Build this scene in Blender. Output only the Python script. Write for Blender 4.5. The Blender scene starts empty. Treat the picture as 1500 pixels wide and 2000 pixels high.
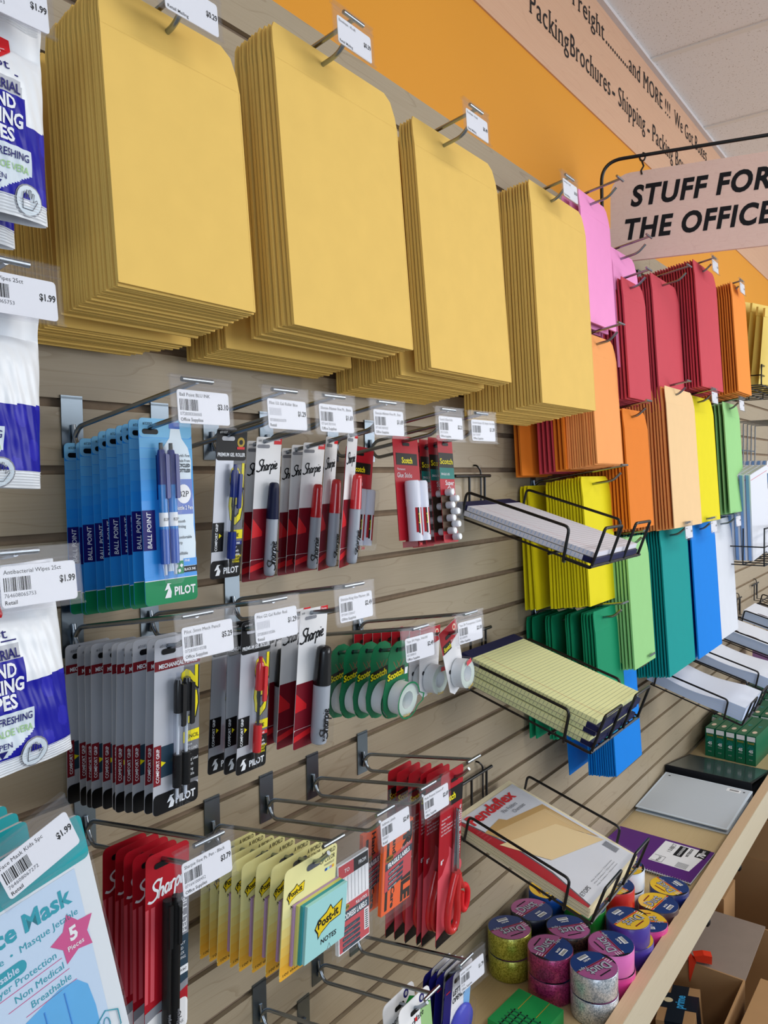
import bpy, bmesh, math, random
from mathutils import Vector, Matrix
random.seed(11)
SC = bpy.context.scene
COL = SC.collection
PI = math.pi

# ------------------------------------------------------------------ camera
F, CX, CY = 1520.0, 750.0, 1000.0
CAM_D, CAM_H = 0.828, 1.55
AX = [(0.59907, -0.80063, -0.01203), (-0.04313, -0.01728, -0.99892), (0.79956, 0.59893, -0.04488)]  # right, down, forward
cam = bpy.data.cameras.new('camera'); camo = bpy.data.objects.new('camera', cam); COL.objects.link(camo)
cam.sensor_fit = 'HORIZONTAL'; cam.sensor_width = 36; cam.lens = F / 1500 * 36; cam.clip_start = 0.02; cam.clip_end = 60
r_, d_, f_ = [Vector(a).normalized() for a in AX]
camo.matrix_world = Matrix(((r_.x, -d_.x, -f_.x, 0), (r_.y, -d_.y, -f_.y, -CAM_D), (r_.z, -d_.z, -f_.z, CAM_H), (0, 0, 0, 1)))
SC.camera = camo

# ------------------------------------------------------------------ world, light, exposure
SC.view_settings.view_transform = 'Standard'; SC.view_settings.look = 'None'
SC.view_settings.gamma = 1.0; SC.view_settings.use_curve_mapping = False
SC.view_settings.exposure = -0.15
SC.cycles.transparent_max_bounces = 24
SC.cycles.max_bounces = 8
w = bpy.data.worlds.new('shop_light'); SC.world = w; w.use_nodes = True
w.node_tree.nodes['Background'].inputs[0].default_value = (0.80, 0.88, 1.0, 1)
w.node_tree.nodes['Background'].inputs[1].default_value = 0.40

def area(name, loc, target, sx, sy, power, col):
    l = bpy.data.lights.new(name, 'AREA'); l.shape = 'RECTANGLE'; l.size = sx; l.size_y = sy; l.energy = power; l.color = col
    o = bpy.data.objects.new(name, l); COL.objects.link(o); o.location = loc
    o.rotation_euler = (Vector(target) - Vector(loc)).to_track_quat('-Z', 'Y').to_euler(); return o
area('window_daylight', (4.6, -4.4, 1.75), (1.3, 0, 1.35), 4.2, 2.3, 160, (0.97, 0.98, 1.0))
area('window_daylight_left', (-3.2, -3.6, 1.7), (1.6, 0, 1.3), 2.6, 2.2, 68, (0.72, 0.86, 1.0))
area('ceiling_lamp_near', (1.0, -1.9, 2.80), (1.0, -1.9, 0), 1.2, 0.6, 24, (1.0, 0.95, 0.88))
area('ceiling_lamp_far', (3.6, -1.9, 2.80), (3.6, -1.9, 0), 1.2, 0.6, 24, (1.0, 0.95, 0.88))

# ------------------------------------------------------------------ materials
def lin(h):
    h = h.lstrip('#'); c = [int(h[i:i + 2], 16) / 255 for i in (0, 2, 4)]
    return tuple(x / 12.92 if x <= 0.04045 else ((x + 0.055) / 1.055) ** 2.4 for x in c) + (1,)
MATS = {}
def mat(name, col='#808080', rough=0.5, metal=0.0, spec=0.2, noise=0.0, nscale=60.0, coat=0.0):
    m = bpy.data.materials.new(name); m.use_nodes = True; nt = m.node_tree; b = nt.nodes['Principled BSDF']
    b.inputs['Base Color'].default_value = lin(col); b.inputs['Roughness'].default_value = rough
    b.inputs['Metallic'].default_value = metal; b.inputs['Specular IOR Level'].default_value = spec
    b.inputs['Coat Weight'].default_value = coat; b.inputs['Coat Roughness'].default_value = 0.08
    if noise:
        tc = nt.nodes.new('ShaderNodeTexCoord'); n = nt.nodes.new('ShaderNodeTexNoise'); n.inputs['Scale'].default_value = nscale
        n.inputs['Detail'].default_value = 4; nt.links.new(tc.outputs['Object'], n.inputs['Vector'])
        r = nt.nodes.new('ShaderNodeMix'); r.data_type = 'RGBA'; c = lin(col)
        r.inputs[6].default_value = tuple(max(0, x * (1 - noise)) for x in c[:3]) + (1,)
        r.inputs[7].default_value = tuple(min(1, x * (1 + noise)) for x in c[:3]) + (1,)
        nt.links.new(n.outputs['Fac'], r.inputs[0]); nt.links.new(r.outputs[2], b.inputs['Base Color'])
    MATS[name] = m; return m
def nodes(name):
    m = bpy.data.materials.new(name); m.use_nodes = True; MATS[name] = m
    return m, m.node_tree, m.node_tree.nodes['Principled BSDF']

def wood(name, c1, c2, c3, stretch=(1.2, 9, 9), rough=0.45, line=0.5):
    m, nt, b = nodes(name); L = nt.links.new
    tc = nt.nodes.new('ShaderNodeTexCoord'); mp = nt.nodes.new('ShaderNodeMapping'); mp.inputs['Scale'].default_value = stretch
    L(tc.outputs['Object'], mp.inputs['Vector'])
    n1 = nt.nodes.new('ShaderNodeTexNoise'); n1.inputs['Scale'].default_value = 1.6; n1.inputs['Detail'].default_value = 2; L(mp.outputs[0], n1.inputs['Vector'])
    mul = nt.nodes.new('ShaderNodeMath'); mul.operation = 'MULTIPLY'; mul.inputs[1].default_value = 9; L(n1.outputs['Fac'], mul.inputs[0])
    fr = nt.nodes.new('ShaderNodeMath'); fr.operation = 'FRACT'; L(mul.outputs[0], fr.inputs[0])
    cr = nt.nodes.new('ShaderNodeValToRGB'); e = cr.color_ramp.elements
    e[0].position = 0.0; e[0].color = (1, 1, 1, 1); e[1].position = 0.10; e[1].color = (0, 0, 0, 1); L(fr.outputs[0], cr.inputs[0])
    mp2 = nt.nodes.new('ShaderNodeMapping'); mp2.inputs['Scale'].default_value = (stretch[0] * 3, stretch[1] * 22, stretch[2] * 22); L(tc.outputs['Object'], mp2.inputs['Vector'])
    n2 = nt.nodes.new('ShaderNodeTexNoise'); n2.inputs['Scale'].default_value = 2; n2.inputs['Detail'].default_value = 5; L(mp2.outputs[0], n2.inputs['Vector'])
    a = nt.nodes.new('ShaderNodeMix'); a.data_type = 'RGBA'; a.inputs[6].default_value = lin(c1); a.inputs[7].default_value = lin(c2); L(n2.outputs['Fac'], a.inputs[0])
    k = nt.nodes.new('ShaderNodeMath'); k.operation = 'MULTIPLY'; k.inputs[1].default_value = line; L(cr.outputs[0], k.inputs[0])
    a2 = nt.nodes.new('ShaderNodeMix'); a2.data_type = 'RGBA'; a2.inputs[7].default_value = lin(c3); L(k.outputs[0], a2.inputs[0]); L(a.outputs[2], a2.inputs[6])
    L(a2.outputs[2], b.inputs['Base Color']); b.inputs['Roughness'].default_value = rough; b.inputs['Specular IOR Level'].default_value = 0.35
    return m
wood('maple', '#b0a28b', '#a2937a', '#847257', line=0.4)
wood('maple_deck', '#d6c096', '#cbb385', '#bfa573', rough=0.4, line=0.2)
wood('lip_top', '#d9bc9a', '#ceae8a', '#c09c78', rough=0.4, line=0.2)
wood('lip_face', '#d8ceb6', '#cabfa5', '#bdb196', rough=0.4, line=0.2)
wood('sign_wood', '#f7ddd0', '#ecccc0', '#dcb8aa', stretch=(9, 1.2, 9), line=0.35)
wood('fascia_wood', '#dcb494', '#d0a284', '#bf9072', stretch=(1.0, 7, 7), line=0.25)

def glitter(name, col, dark, sc=420):
    m, nt, b = nodes(name); L = nt.links.new
    tc = nt.nodes.new('ShaderNodeTexCoord'); v = nt.nodes.new('ShaderNodeTexVoronoi'); v.inputs['Scale'].default_value = sc; L(tc.outputs['Object'], v.inputs['Vector'])
    mx = nt.nodes.new('ShaderNodeMix'); mx.data_type = 'RGBA'; mx.inputs[6].default_value = lin(dark); mx.inputs[7].default_value = lin(col)
    sp = nt.nodes.new('ShaderNodeSeparateColor'); L(v.outputs['Color'], sp.inputs[0]); L(sp.outputs[0], mx.inputs[0])
    L(mx.outputs[2], b.inputs['Base Color']); b.inputs['Metallic'].default_value = 0.5; b.inputs['Roughness'].default_value = 0.3
    bp = nt.nodes.new('ShaderNodeBump'); bp.inputs['Strength'].default_value = 0.6; bp.inputs['Distance'].default_value = 0.0012
    L(sp.outputs[1], bp.inputs['Height']); L(bp.outputs[0], b.inputs['Normal']); b.inputs['Coat Weight'].default_value = 0.6; b.inputs['Coat Roughness'].default_value = 0.1
for n_, c_, k_ in (('tape_gold', '#d6d456', '#8a8a1c'), ('tape_magenta', '#c23a7c', '#7c1a4c'), ('tape_silver', '#f2f5fa', '#9aa8b4'), ('tape_black', '#5a4636', '#14161a')):
    glitter(n_, c_, k_)

def clear(name, tint=(1, 1, 1, 1), gloss=0.06, rough=0.06, edge=0.35, haze=0.0):
    m = bpy.data.materials.new(name); m.use_nodes = True; nt = m.node_tree; nt.nodes.clear(); L = nt.links.new
    o = nt.nodes.new('ShaderNodeOutputMaterial'); t = nt.nodes.new('ShaderNodeBsdfTransparent'); t.inputs[0].default_value = tint
    g = nt.nodes.new('ShaderNodeBsdfGlossy'); g.inputs['Roughness'].default_value = rough
    lw = nt.nodes.new('ShaderNodeLayerWeight'); lw.inputs[0].default_value = 0.35
    mr = nt.nodes.new('ShaderNodeMapRange'); mr.inputs[3].default_value = gloss; mr.inputs[4].default_value = edge; pw = nt.nodes.new('ShaderNodeMath'); pw.operation = 'POWER'; pw.inputs[1].default_value = 3.0; L(lw.outputs['Facing'], pw.inputs[0]); L(pw.outputs[0], mr.inputs[0])
    mx = nt.nodes.new('ShaderNodeMixShader'); L(mr.outputs[0], mx.inputs[0]); L(t.outputs[0], mx.inputs[1]); L(g.outputs[0], mx.inputs[2])
    last = mx
    if haze:
        df = nt.nodes.new('ShaderNodeBsdfDiffuse'); df.inputs[0].default_value = (0.85, 0.87, 0.9, 1)
        m2 = nt.nodes.new('ShaderNodeMixShader'); m2.inputs[0].default_value = haze; L(mx.outputs[0], m2.inputs[1]); L(df.outputs[0], m2.inputs[2]); last = m2
    L(last.outputs[0], o.inputs[0]); MATS[name] = m
clear('clear_plastic', (0.96, 0.96, 0.97, 1), 0.008, 0.05, 0.16, 0.02)
clear('blister', (0.97, 0.975, 0.98, 1), 0.012, 0.06, 0.20, 0.0)
clear('film', (0.98, 0.98, 0.98, 1), 0.012, 0.14, 0.18, 0.02)
clear('pen_clear', (0.90, 0.92, 0.96, 1), 0.10, 0.05, 0.5)
clear('smoke', (0.45, 0.42, 0.45, 1), 0.10, 0.08, 0.5)

for a in [
 ('manila', '#e9c36b', .75, 0, .15, .05, 25), ('orange_wall', '#e39a2e', .6, 0, .25, .03, 3), ('groove', '#8f7c68', .9, 0, .1, .25, 70),
 ('steel', '#9aa2aa', .26, 1), ('plate', '#747f88', .34, 1), ('black_wire', '#0c0d10', .3, 0, .5),
 ('white', '#eef1f6', .6), ('label_white', '#f4f6fb', .55), ('ink', '#16171c', .6), ('ink_grey', '#5a5d66', .6), ('grid', '#e6e4e0', .5),
 ('moulding', '#d5cfcf', .5), ('floor', '#8d8f8e', .6, 0, .3, .15, 4),
 ('p_pink', '#f99fd6', .7, 0, .15, .03, 30), ('p_red', '#cc4a58', .7, 0, .15, .03, 30), ('p_dorange', '#e8822a', .7, 0, .15, .03, 30),
 ('p_orange', '#f0913c', .7, 0, .15, .03, 30), ('p_lorange', '#f8a763', .7, 0, .15, .03, 30), ('p_peach', '#f0cc9a', .7, 0, .15, .03, 30), ('p_yellow', '#e8da1a', .7, 0, .15, .03, 30),
 ('p_lgreen', '#98d08a', .7, 0, .15, .03, 30), ('p_dgreen', '#159066', .7, 0, .15, .03, 30), ('p_teal', '#0e9694', .7, 0, .15, .03, 30),
 ('p_blue', '#0a80e0', .7, 0, .15, .03, 30), ('p_white', '#d6dbe5', .7, 0, .15, .03, 30),
 ('b2p_blue', '#2b93e6', .35, 0, .4), ('b2p_pale', '#79b7e0', .35), ('navy', '#1c1a6c', .4), ('navy_dark', '#141a3c', .45), ('green_pilot', '#138a57', .4), ('bottle', '#dcebf6', .35),
 ('black', '#101114', .4), ('black_gloss', '#0d0e12', .18, 0, .5), ('silver_card', '#c3c6cf', .35, .25), ('grey_card', '#76777c', .4), ('maroon', '#7d1c26', .4), ('yellow', '#f2e21a', .45),
 ('white_card', '#f0f0f2', .4), ('red_card', '#b01827', .38), ('dark_red', '#7c1424', .4), ('red', '#d8242c', .35), ('red_gloss', '#cf1f26', .15, 0, .5, 0, 1, .5), ('pink_red', '#df5a66', .35),
 ('marker_grey', '#aab0bb', .3), ('pen_blue', '#10287c', .2, 0, .4), ('pen_blue_clear', '#1a7ccc', .12, 0, .4, .25, 300), ('glue_white', '#e3e6f4', .3), ('scotch_black', '#1c1a14', .4), ('teal_print', '#127a72', .4),
 ('scotch_green', '#19774c', .35), ('tape_white', '#e7ebee', .45), ('tape_side', '#c4d2cc', .4), ('metal_tube', '#d9dde6', .3, .2),
 ('post_yellow', '#eee8a6', .5), ('post_orange', '#f2b23c', .5), ('post_logo', '#f5d422', .45), ('note_aqua', '#a9e0e0', .6), ('note_teal', '#3aa0aa', .6), ('note_lilac', '#b795c4', .6), ('note_lime', '#d9d67c', .6),
 ('fluor', '#ff6a2c', .5), ('label_navy', '#2b4152', .45), ('label_red', '#d04b54', .45), ('blade', '#b9bfc6', .22, 1),
 ('wipe_white', '#e9edf2', .3, 0, .5, .02, 30), ('wipe_blue', '#17179a', .3, 0, .25), ('wipe_blue2', '#2826ac', .3, 0, .25), ('wipe_grey', '#b9bcc4', .3), ('wipe_pale', '#d4e0ea', .3), ('lime', '#9fc98a', .4),
 ('teal_bag', '#14a0a8', .3, 0, .5), ('mask_pale', '#c9def6', .3), ('mask_blue', '#5ab2ec', .6, 0, .3, .05, 60), ('mask_teal_ink', '#189fb4', .4), ('pink_ink', '#d24f8f', .4), ('mask_edge', '#e4ebf2', .4),
 ('cushion', '#b7b9ce', .5), ('lop_blue', '#4a4fc0', .25), ('sky_card', '#7fb9ec', .4),
 ('pad_white', '#e6e6f2', .7), ('pad_yellow', '#e9ebb0', .7), ('pad_rule', '#9aa0a8', .7), ('pad_rule_y', '#8f9a86', .7), ('pad_edge_blue', '#bcd6f8', .7), ('pad_tick', '#aac6ee', .7), ('pad_tick_y', '#aeb690', .7), ('pad_bind', '#20244e', .5), ('board', '#8e8a7c', .8),
 ('folder', '#efe3c0', .7, 0, .2, .03, 40), ('folder_tan', '#e0c08c', .6), ('folder_light', '#ecd2a2', .6), ('folder_tan_dark', '#c9a266', .6), ('sheet', '#dfe2ec', .45),
 ('binder_white', '#c9d1da', .4), ('binder_edge', '#dbe8f6', .4), ('binder_black', '#1c1e24', .35), ('binder_film', '#3d4a4c', .12, 0, .6), ('purple_cover', '#5c2380', .4), ('spiral', '#c4c2bc', .35, .5),
 ('box_green', '#156a4c', .35), ('box_green_top', '#2c6a4a', .3), ('gold_print', '#b79a34', .4), ('cyan_print', '#2ea6b4', .4), ('plaid_green', '#1e9a52', .35),
 ('card_brown', '#a8835c', .85, 0, .1, .06, 18), ('card_inner', '#8f7560', .9, 0, .1, .08, 18), ('card_grey', '#8a7c72', .9, 0, .1, .06, 30), ('prime_black', '#16222e', .3), ('prime_blue', '#3a9fd8', .4), ('beige', '#d8c9a4', .5),
 ('duct_pink', '#a8598f', .3, 0, .4), ('duct_blue', '#1d3a78', .3, 0, .4), ('duct_yellow', '#f0c431', .3, 0, .5), ('duct_grey', '#aeb4c4', .35), ('core', '#b49a78', .8),
 ('t_navy', '#141c30', .25, 0, .5), ('t_blue', '#1a55b4', .25, 0, .5), ('t_hotpink', '#d83f8e', .25, 0, .5), ('t_pink', '#e676c0', .25, 0, .5), ('t_purple', '#4a3a9c', .25, 0, .5), ('t_green', '#1f8a34', .25, 0, .5),
 ('t_red', '#cf2a22', .25, 0, .5), ('t_orange', '#ea6a1c', .25, 0, .5), ('t_white', '#dfe8f4', .25, 0, .5), ('t_brown', '#4a3438', .25, 0, .5), ('t_dblue', '#1c2a70', .25, 0, .5),
 ('mailer', '#ecd06a', .6, 0, .3, .05, 14), ('mailer_flap', '#e6cdb6', .5), ('carton_white', '#dfe3ee', .5), ('carton_shade', '#86aee6', .5), ('ream_pink', '#c08ac4', .6), ('paper', '#e2e8f4', .65), ('paper_edge_bluelit', '#cfe0ff', .65), ('dark_mark', '#4a3038', .6),
 ('bronze', '#4a3a2c', .4, .6), ('red_plastic', '#d83a22', .35, 0, .4), ('print_grey', '#8e9098', .6)]:
    mat(*a)

def speckle_tile():
    m, nt, b = nodes('ceiling'); L = nt.links.new
    tc = nt.nodes.new('ShaderNodeTexCoord'); n = nt.nodes.new('ShaderNodeTexNoise'); n.inputs['Scale'].default_value = 190; n.inputs['Detail'].default_value = 2; L(tc.outputs['Object'], n.inputs['Vector'])
    cr = nt.nodes.new('ShaderNodeValToRGB'); e = cr.color_ramp.elements; e[0].position = .31; e[0].color = lin('#bdb6b0'); e[1].position = .36; e[1].color = lin('#edecec'); L(n.outputs['Fac'], cr.inputs[0])
    L(cr.outputs[0], b.inputs['Base Color']); b.inputs['Roughness'].default_value = .9; b.inputs['Specular IOR Level'].default_value = .1
speckle_tile()
# ------------------------------------------------------------------ mesh builder and object helpers
TXT = {}
def text_geo(s, bold=0.0, shear=0.0, res=2, sp=1.0, serif=False):
    k = (s, bold, shear, res, sp, serif)
    if k in TXT: return TXT[k]
    c = bpy.data.curves.new('t', 'FONT'); c.body = s; c.size = 1.0; c.offset = bold; c.shear = shear; c.resolution_u = res; c.fill_mode = 'FRONT'; c.space_character = sp
    o = bpy.data.objects.new('t', c); COL.objects.link(o)
    me = o.to_mesh()
    v = [tuple(x.co) for x in me.vertices]; f = [tuple(p.vertices) for p in me.polygons]
    o.to_mesh_clear(); bpy.data.objects.remove(o); bpy.data.curves.remove(c)
    if serif:       # little feet on the stem ends, as in a roman face
        cnt = {}
        for q in f:
            for a, b in zip(q, q[1:] + q[:1]): cnt[frozenset((a, b))] = cnt.get(frozenset((a, b)), 0) + 1
        ed = [tuple(e) for e, n in cnt.items() if n == 1]; nb = {}
        for a, b in ed: nb.setdefault(a, []).append(b); nb.setdefault(b, []).append(a)
        for a, b in ed:
            A, B = v[a], v[b]; ln = abs(A[0] - B[0])
            if abs(A[1] - B[1]) > .004 or not .03 < ln < .17: continue
            oth = [v[c] for p in (a, b) for c in nb[p] if c not in (a, b)]
            if len(oth) < 2 or min(abs(c[1] - A[1]) for c in oth) < .16: continue
            up = oth[0][1] < A[1]; y0, y1 = (A[1] - .03, A[1] + .004) if up else (A[1] - .004, A[1] + .03)
            xl, xr = min(A[0], B[0]) - .055, max(A[0], B[0]) + (.015 if up and A[1] < .6 else .055); n = len(v)
            v += [(xl, y0, 0), (xr, y0, 0), (xr, y1, 0), (xl, y1, 0)]; f.append((n, n + 1, n + 2, n + 3))
    x0 = min((p[0] for p in v), default=0); x1 = max((p[0] for p in v), default=1)
    TXT[k] = (v, f, x0, x1); return TXT[k]

SCRIPT = [[(.55, .92), (.35, 1.0), (.12, .85), (.2, .6), (.42, .4), (.38, .12), (.1, .0), (-.15, .12)], [(.62, 1.0), (.55, .5), (.5, .0), (.53, .3), (.68, .48), (.78, .38), (.74, .04), (.84, .06)],
 [(1.12, .43), (.98, .48), (.9, .2), (1.0, .02), (1.12, .2), (1.17, .46), (1.13, .08), (1.24, .06)], [(1.3, .46), (1.29, .02)], [(1.30, .28), (1.42, .47), (1.52, .42)], [(1.6, .46), (1.55, -.38)], [(1.6, .28), (1.74, .48), (1.85, .28), (1.74, .03), (1.59, .10)],
 [(1.97, .46), (1.95, .08), (2.04, .03)], [(1.99, .64), (2.01, .70)], [(2.1, .2), (2.28, .28), (2.27, .45), (2.14, .42), (2.1, .16), (2.2, .01), (2.38, .1)]]
class MB:
    def __init__(s): s.v = []; s.f = []; s.m = []; s.names = []; s.T = None
    def mi(s, n):
        if n not in s.names: s.names.append(n)
        return s.names.index(n)
    def add(s, vs, fs, m):
        b = len(s.v); i = s.mi(m)
        s.v += [tuple(s.T @ Vector(p)) if s.T else tuple(p) for p in vs]
        s.f += [tuple(b + q for q in f) for f in fs]; s.m += [i] * len(fs); return s
    def poly(s, pts, m): return s.add(pts, [tuple(range(len(pts)))], m)
    def box(s, x0, x1, y0, y1, z0, z1, m):
        v = [(x, y, z) for x in (x0, x1) for y in (y0, y1) for z in (z0, z1)]
        return s.add(v, [(0, 1, 3, 2), (4, 6, 7, 5), (0, 4, 5, 1), (2, 3, 7, 6), (0, 2, 6, 4), (1, 5, 7, 3)], m)
    def prism(s, pts, y0, y1, m, ms=None):      # outline in x,z pulled through y
        n = len(pts); v = [(p[0], y0, p[1]) for p in pts] + [(p[0], y1, p[1]) for p in pts]
        s.add(v, [tuple(range(n)), tuple(range(2 * n - 1, n - 1, -1))], m)
        return s.add(v, [(i, n + i, n + (i + 1) % n, (i + 1) % n) for i in range(n)], ms or m)
    def slab(s, pts, z0, z1, m, ms=None):       # outline in x,y pulled through z
        n = len(pts); v = [(p[0], p[1], z0) for p in pts] + [(p[0], p[1], z1) for p in pts]
        s.add(v, [tuple(range(n - 1, -1, -1)), tuple(range(n, 2 * n))], m)
        return s.add(v, [((i + 1) % n, n + (i + 1) % n, n + i, i) for i in range(n)], ms or m)
    def rect(s, x0, x1, z0, z1, y, m): return s.poly([(x0, y, z0), (x1, y, z0), (x1, y, z1), (x0, y, z1)], m)
    def shape(s, pts, y, m): return s.poly([(p[0], y, p[1]) for p in pts], m)
    def tube(s, path, r, m, seg=8, closed=False):
        P = [Vector(p) for p in path]; n = len(P); vs = []; fs = []
        ref = None
        for i, p in enumerate(P):
            a = P[(i - 1) % n] if (closed or i > 0) else p; b = P[(i + 1) % n] if (closed or i < n - 1) else p
            t = (b - a).normalized()
            if ref is None:
                ref = t.orthogonal().normalized()
            ref = (ref - t * ref.dot(t)); ref = ref.normalized() if ref.length > 1e-6 else t.orthogonal().normalized()
            bi = t.cross(ref)
            for k in range(seg):
                an = 2 * PI * k / seg; vs.append(p + ref * (r * math.cos(an)) + bi * (r * math.sin(an)))
        for i in range(n if closed else n - 1):
            j = (i + 1) % n
            for k in range(seg):
                fs.append((i * seg + k, i * seg + (k + 1) % seg, j * seg + (k + 1) % seg, j * seg + k))
        if not closed: fs += [tuple(range(seg - 1, -1, -1)), tuple(range((n - 1) * seg, n * seg))]
        return s.add(vs, fs, m)
    def lathe(s, prof, m, seg=20, axis='z', c=(0, 0, 0), caps=True):   # prof: (radius, height)
        vs = []; fs = []; n = len(prof)
        for r, h in prof:
            for k in range(seg):
                a = 2 * PI * k / seg; x, y = r * math.cos(a), r * math.sin(a)
                p = (x, y, h) if axis == 'z' else ((x, -h, y) if axis == 'y' else (h, x, y))
                vs.append((p[0] + c[0], p[1] + c[1], p[2] + c[2]))
        for i in range(n - 1):
            for k in range(seg): fs.append((i * seg + k, i * seg + (k + 1) % seg, (i + 1) * seg + (k + 1) % seg, (i + 1) * seg + k))
        if caps: fs += [tuple(range(seg - 1, -1, -1)), tuple(range((n - 1) * seg, n * seg))]
        return s.add(vs, fs, m)
    def text(s, t, size, x, z, m, y=-0.001, al='L', rot=0.0, sx=1.0, bold=0.0, shear=0.0, fn=None, res=2, fit=None, sp=1.0, serif=False):
        v, f, x0, x1 = text_geo(t, bold, shear, res, sp, serif); w = (x1 - x0)
        if fit: sx = fit / (w * size)
        off = -x0 if al == 'L' else (-(x0 + x1) / 2 if al == 'C' else -x1)
        c, q = math.cos(rot), math.sin(rot); out = []
        for p in v:
            a = (p[0] + off) * size * sx; b = p[1] * size
            X, Z = x + a * c - b * q, z + a * q + b * c
            out.append(fn(X, Z) if fn else (X, y, Z))
        return s.add(out, f, m)
    def script(s, x, z, w_, m, y, fn=None, slant=.22, rot=0.0, pw=.062):
        """handwritten marker logo drawn as ribbons, w_ wide"""
        k = w_ / 2.42; ca, sa = math.cos(rot), math.sin(rot)
        for st in SCRIPT:
            P = [Vector((a, b, 0)) for a, b in st]; Q = []
            for i in range(len(P) - 1):
                p0, p1, p2, p3 = P[max(i - 1, 0)], P[i], P[i + 1], P[min(i + 2, len(P) - 1)]
                for j in range(4):
                    t = j / 4; Q.append(.5 * ((2 * p1) + (p2 - p0) * t + (2 * p0 - 5 * p1 + 4 * p2 - p3) * t * t + (3 * p1 - p0 - 3 * p2 + p3) * t ** 3))
            Q.append(P[-1]); lo = []; hi = []
            for i, q in enumerate(Q):
                d = (Q[min(i + 1, len(Q) - 1)] - Q[max(i - 1, 0)]).normalized(); n = Vector((-d.y, d.x, 0)) * pw
                for l_, p in ((lo, q - n), (hi, q + n)):
                    a = (p.x + p.y * slant) * k; b = p.y * k; l_.append((x + a * ca - b * sa, y, z + a * sa + b * ca))
            n = len(Q); s.add(lo + hi, [(i, i + 1, n + i + 1, n + i) for i in range(n - 1)], m)
        return s
    def disc(s, x, z, r, y, m, n=18, sz=1.0): return s.poly([(x + r * math.cos(2 * PI * k / n), y, z + r * sz * math.sin(2 * PI * k / n)) for k in range(n)], m)
    def mesh(s, name, smooth=False):
        me = bpy.data.meshes.new(name); me.from_pydata(s.v, [], s.f)
        for n in s.names: me.materials.append(MATS[n])
        me.polygons.foreach_set('material_index', s.m)
        if smooth: me.polygons.foreach_set('use_smooth', [True] * len(me.polygons)); 
        me.update()
        if smooth:
            try: me.set_sharp_from_angle(angle=math.radians(50))
            except Exception: pass
        return me
    def build(s, name, parent=None, smooth=False, kind=None):
        return put(name, s.mesh(name, smooth), parent, kind)
def put(name, me, parent=None, kind=None):
    o = bpy.data.objects.new(name, me); COL.objects.link(o)
    if parent: o.parent = parent
    if kind: o['kind'] = kind
    return o
def tag(o, label, cat, group=None):
    o['label'] = label; o['category'] = cat
    if group: o['group'] = group
    return o
def thing(name, label, cat, loc=(0, 0, 0), rot=(0, 0, 0), group=None):
    o = bpy.data.objects.new(name, None); o.empty_display_size = 0.02; COL.objects.link(o); o.location = loc; o.rotation_euler = rot
    return tag(o, label, cat, group)
def dup(root, label=None, loc=None, rot=None, group=None):
    def rec(o, par):
        c = o.copy(); COL.objects.link(c)
        if par: c.parent = par
        for ch in list(o.children): rec(ch, c)
        return c
    r = rec(root, None)
    if loc is not None: r.location = loc
    if rot is not None: r.rotation_euler = rot
    if label: r['label'] = label
    if group: r['group'] = group
    elif 'group' in r and group == '': del r['group']
    return r
def rrect(x0, x1, z0, z1, r, n=3):
    o = []
    for cx, cz, a in ((x1 - r, z1 - r, 0), (x0 + r, z1 - r, 90), (x0 + r, z0 + r, 180), (x1 - r, z0 + r, 270)):
        for k in range(n + 1):
            t = math.radians(a + 90 * k / n); o.append((cx + r * math.cos(t), cz + r * math.sin(t)))
    return o
def fillet(pts, r, n=4):
    P = [Vector(p) for p in pts]; out = [P[0]]
    for i in range(1, len(P) - 1):
        a, b, c = P[i - 1], P[i], P[i + 1]; u = (a - b); v = (c - b); d = min(r, u.length * .48, v.length * .48)
        s, e = b + u.normalized() * d, b + v.normalized() * d
        for k in range(n + 1):
            t = k / n; out.append((1 - t) ** 2 * s + 2 * t * (1 - t) * b + t * t * e)
    out.append(P[-1]); return out
def barcode(mb, x0, x1, z0, z1, y, m='ink'):
    rnd = random.Random(5); x = x0; unit = (x1 - x0) / 34
    while x < x1 - unit:
        wd = unit * rnd.choice((.6, .6, 1.2, 1.7)); mb.rect(x, min(x + wd, x1), z0, z1, y, m); x += wd + unit * rnd.choice((.6, .8, 1.3))

# ------------------------------------------------------------------ shop wall grid
P0, ZK0 = 0.07655, 1.6443
def zk(k): return ZK0 - P0 * k          # top edge of groove k (counted downwards)
DECK = 0.482
TAN = math.tan(math.radians(9.4))

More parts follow.
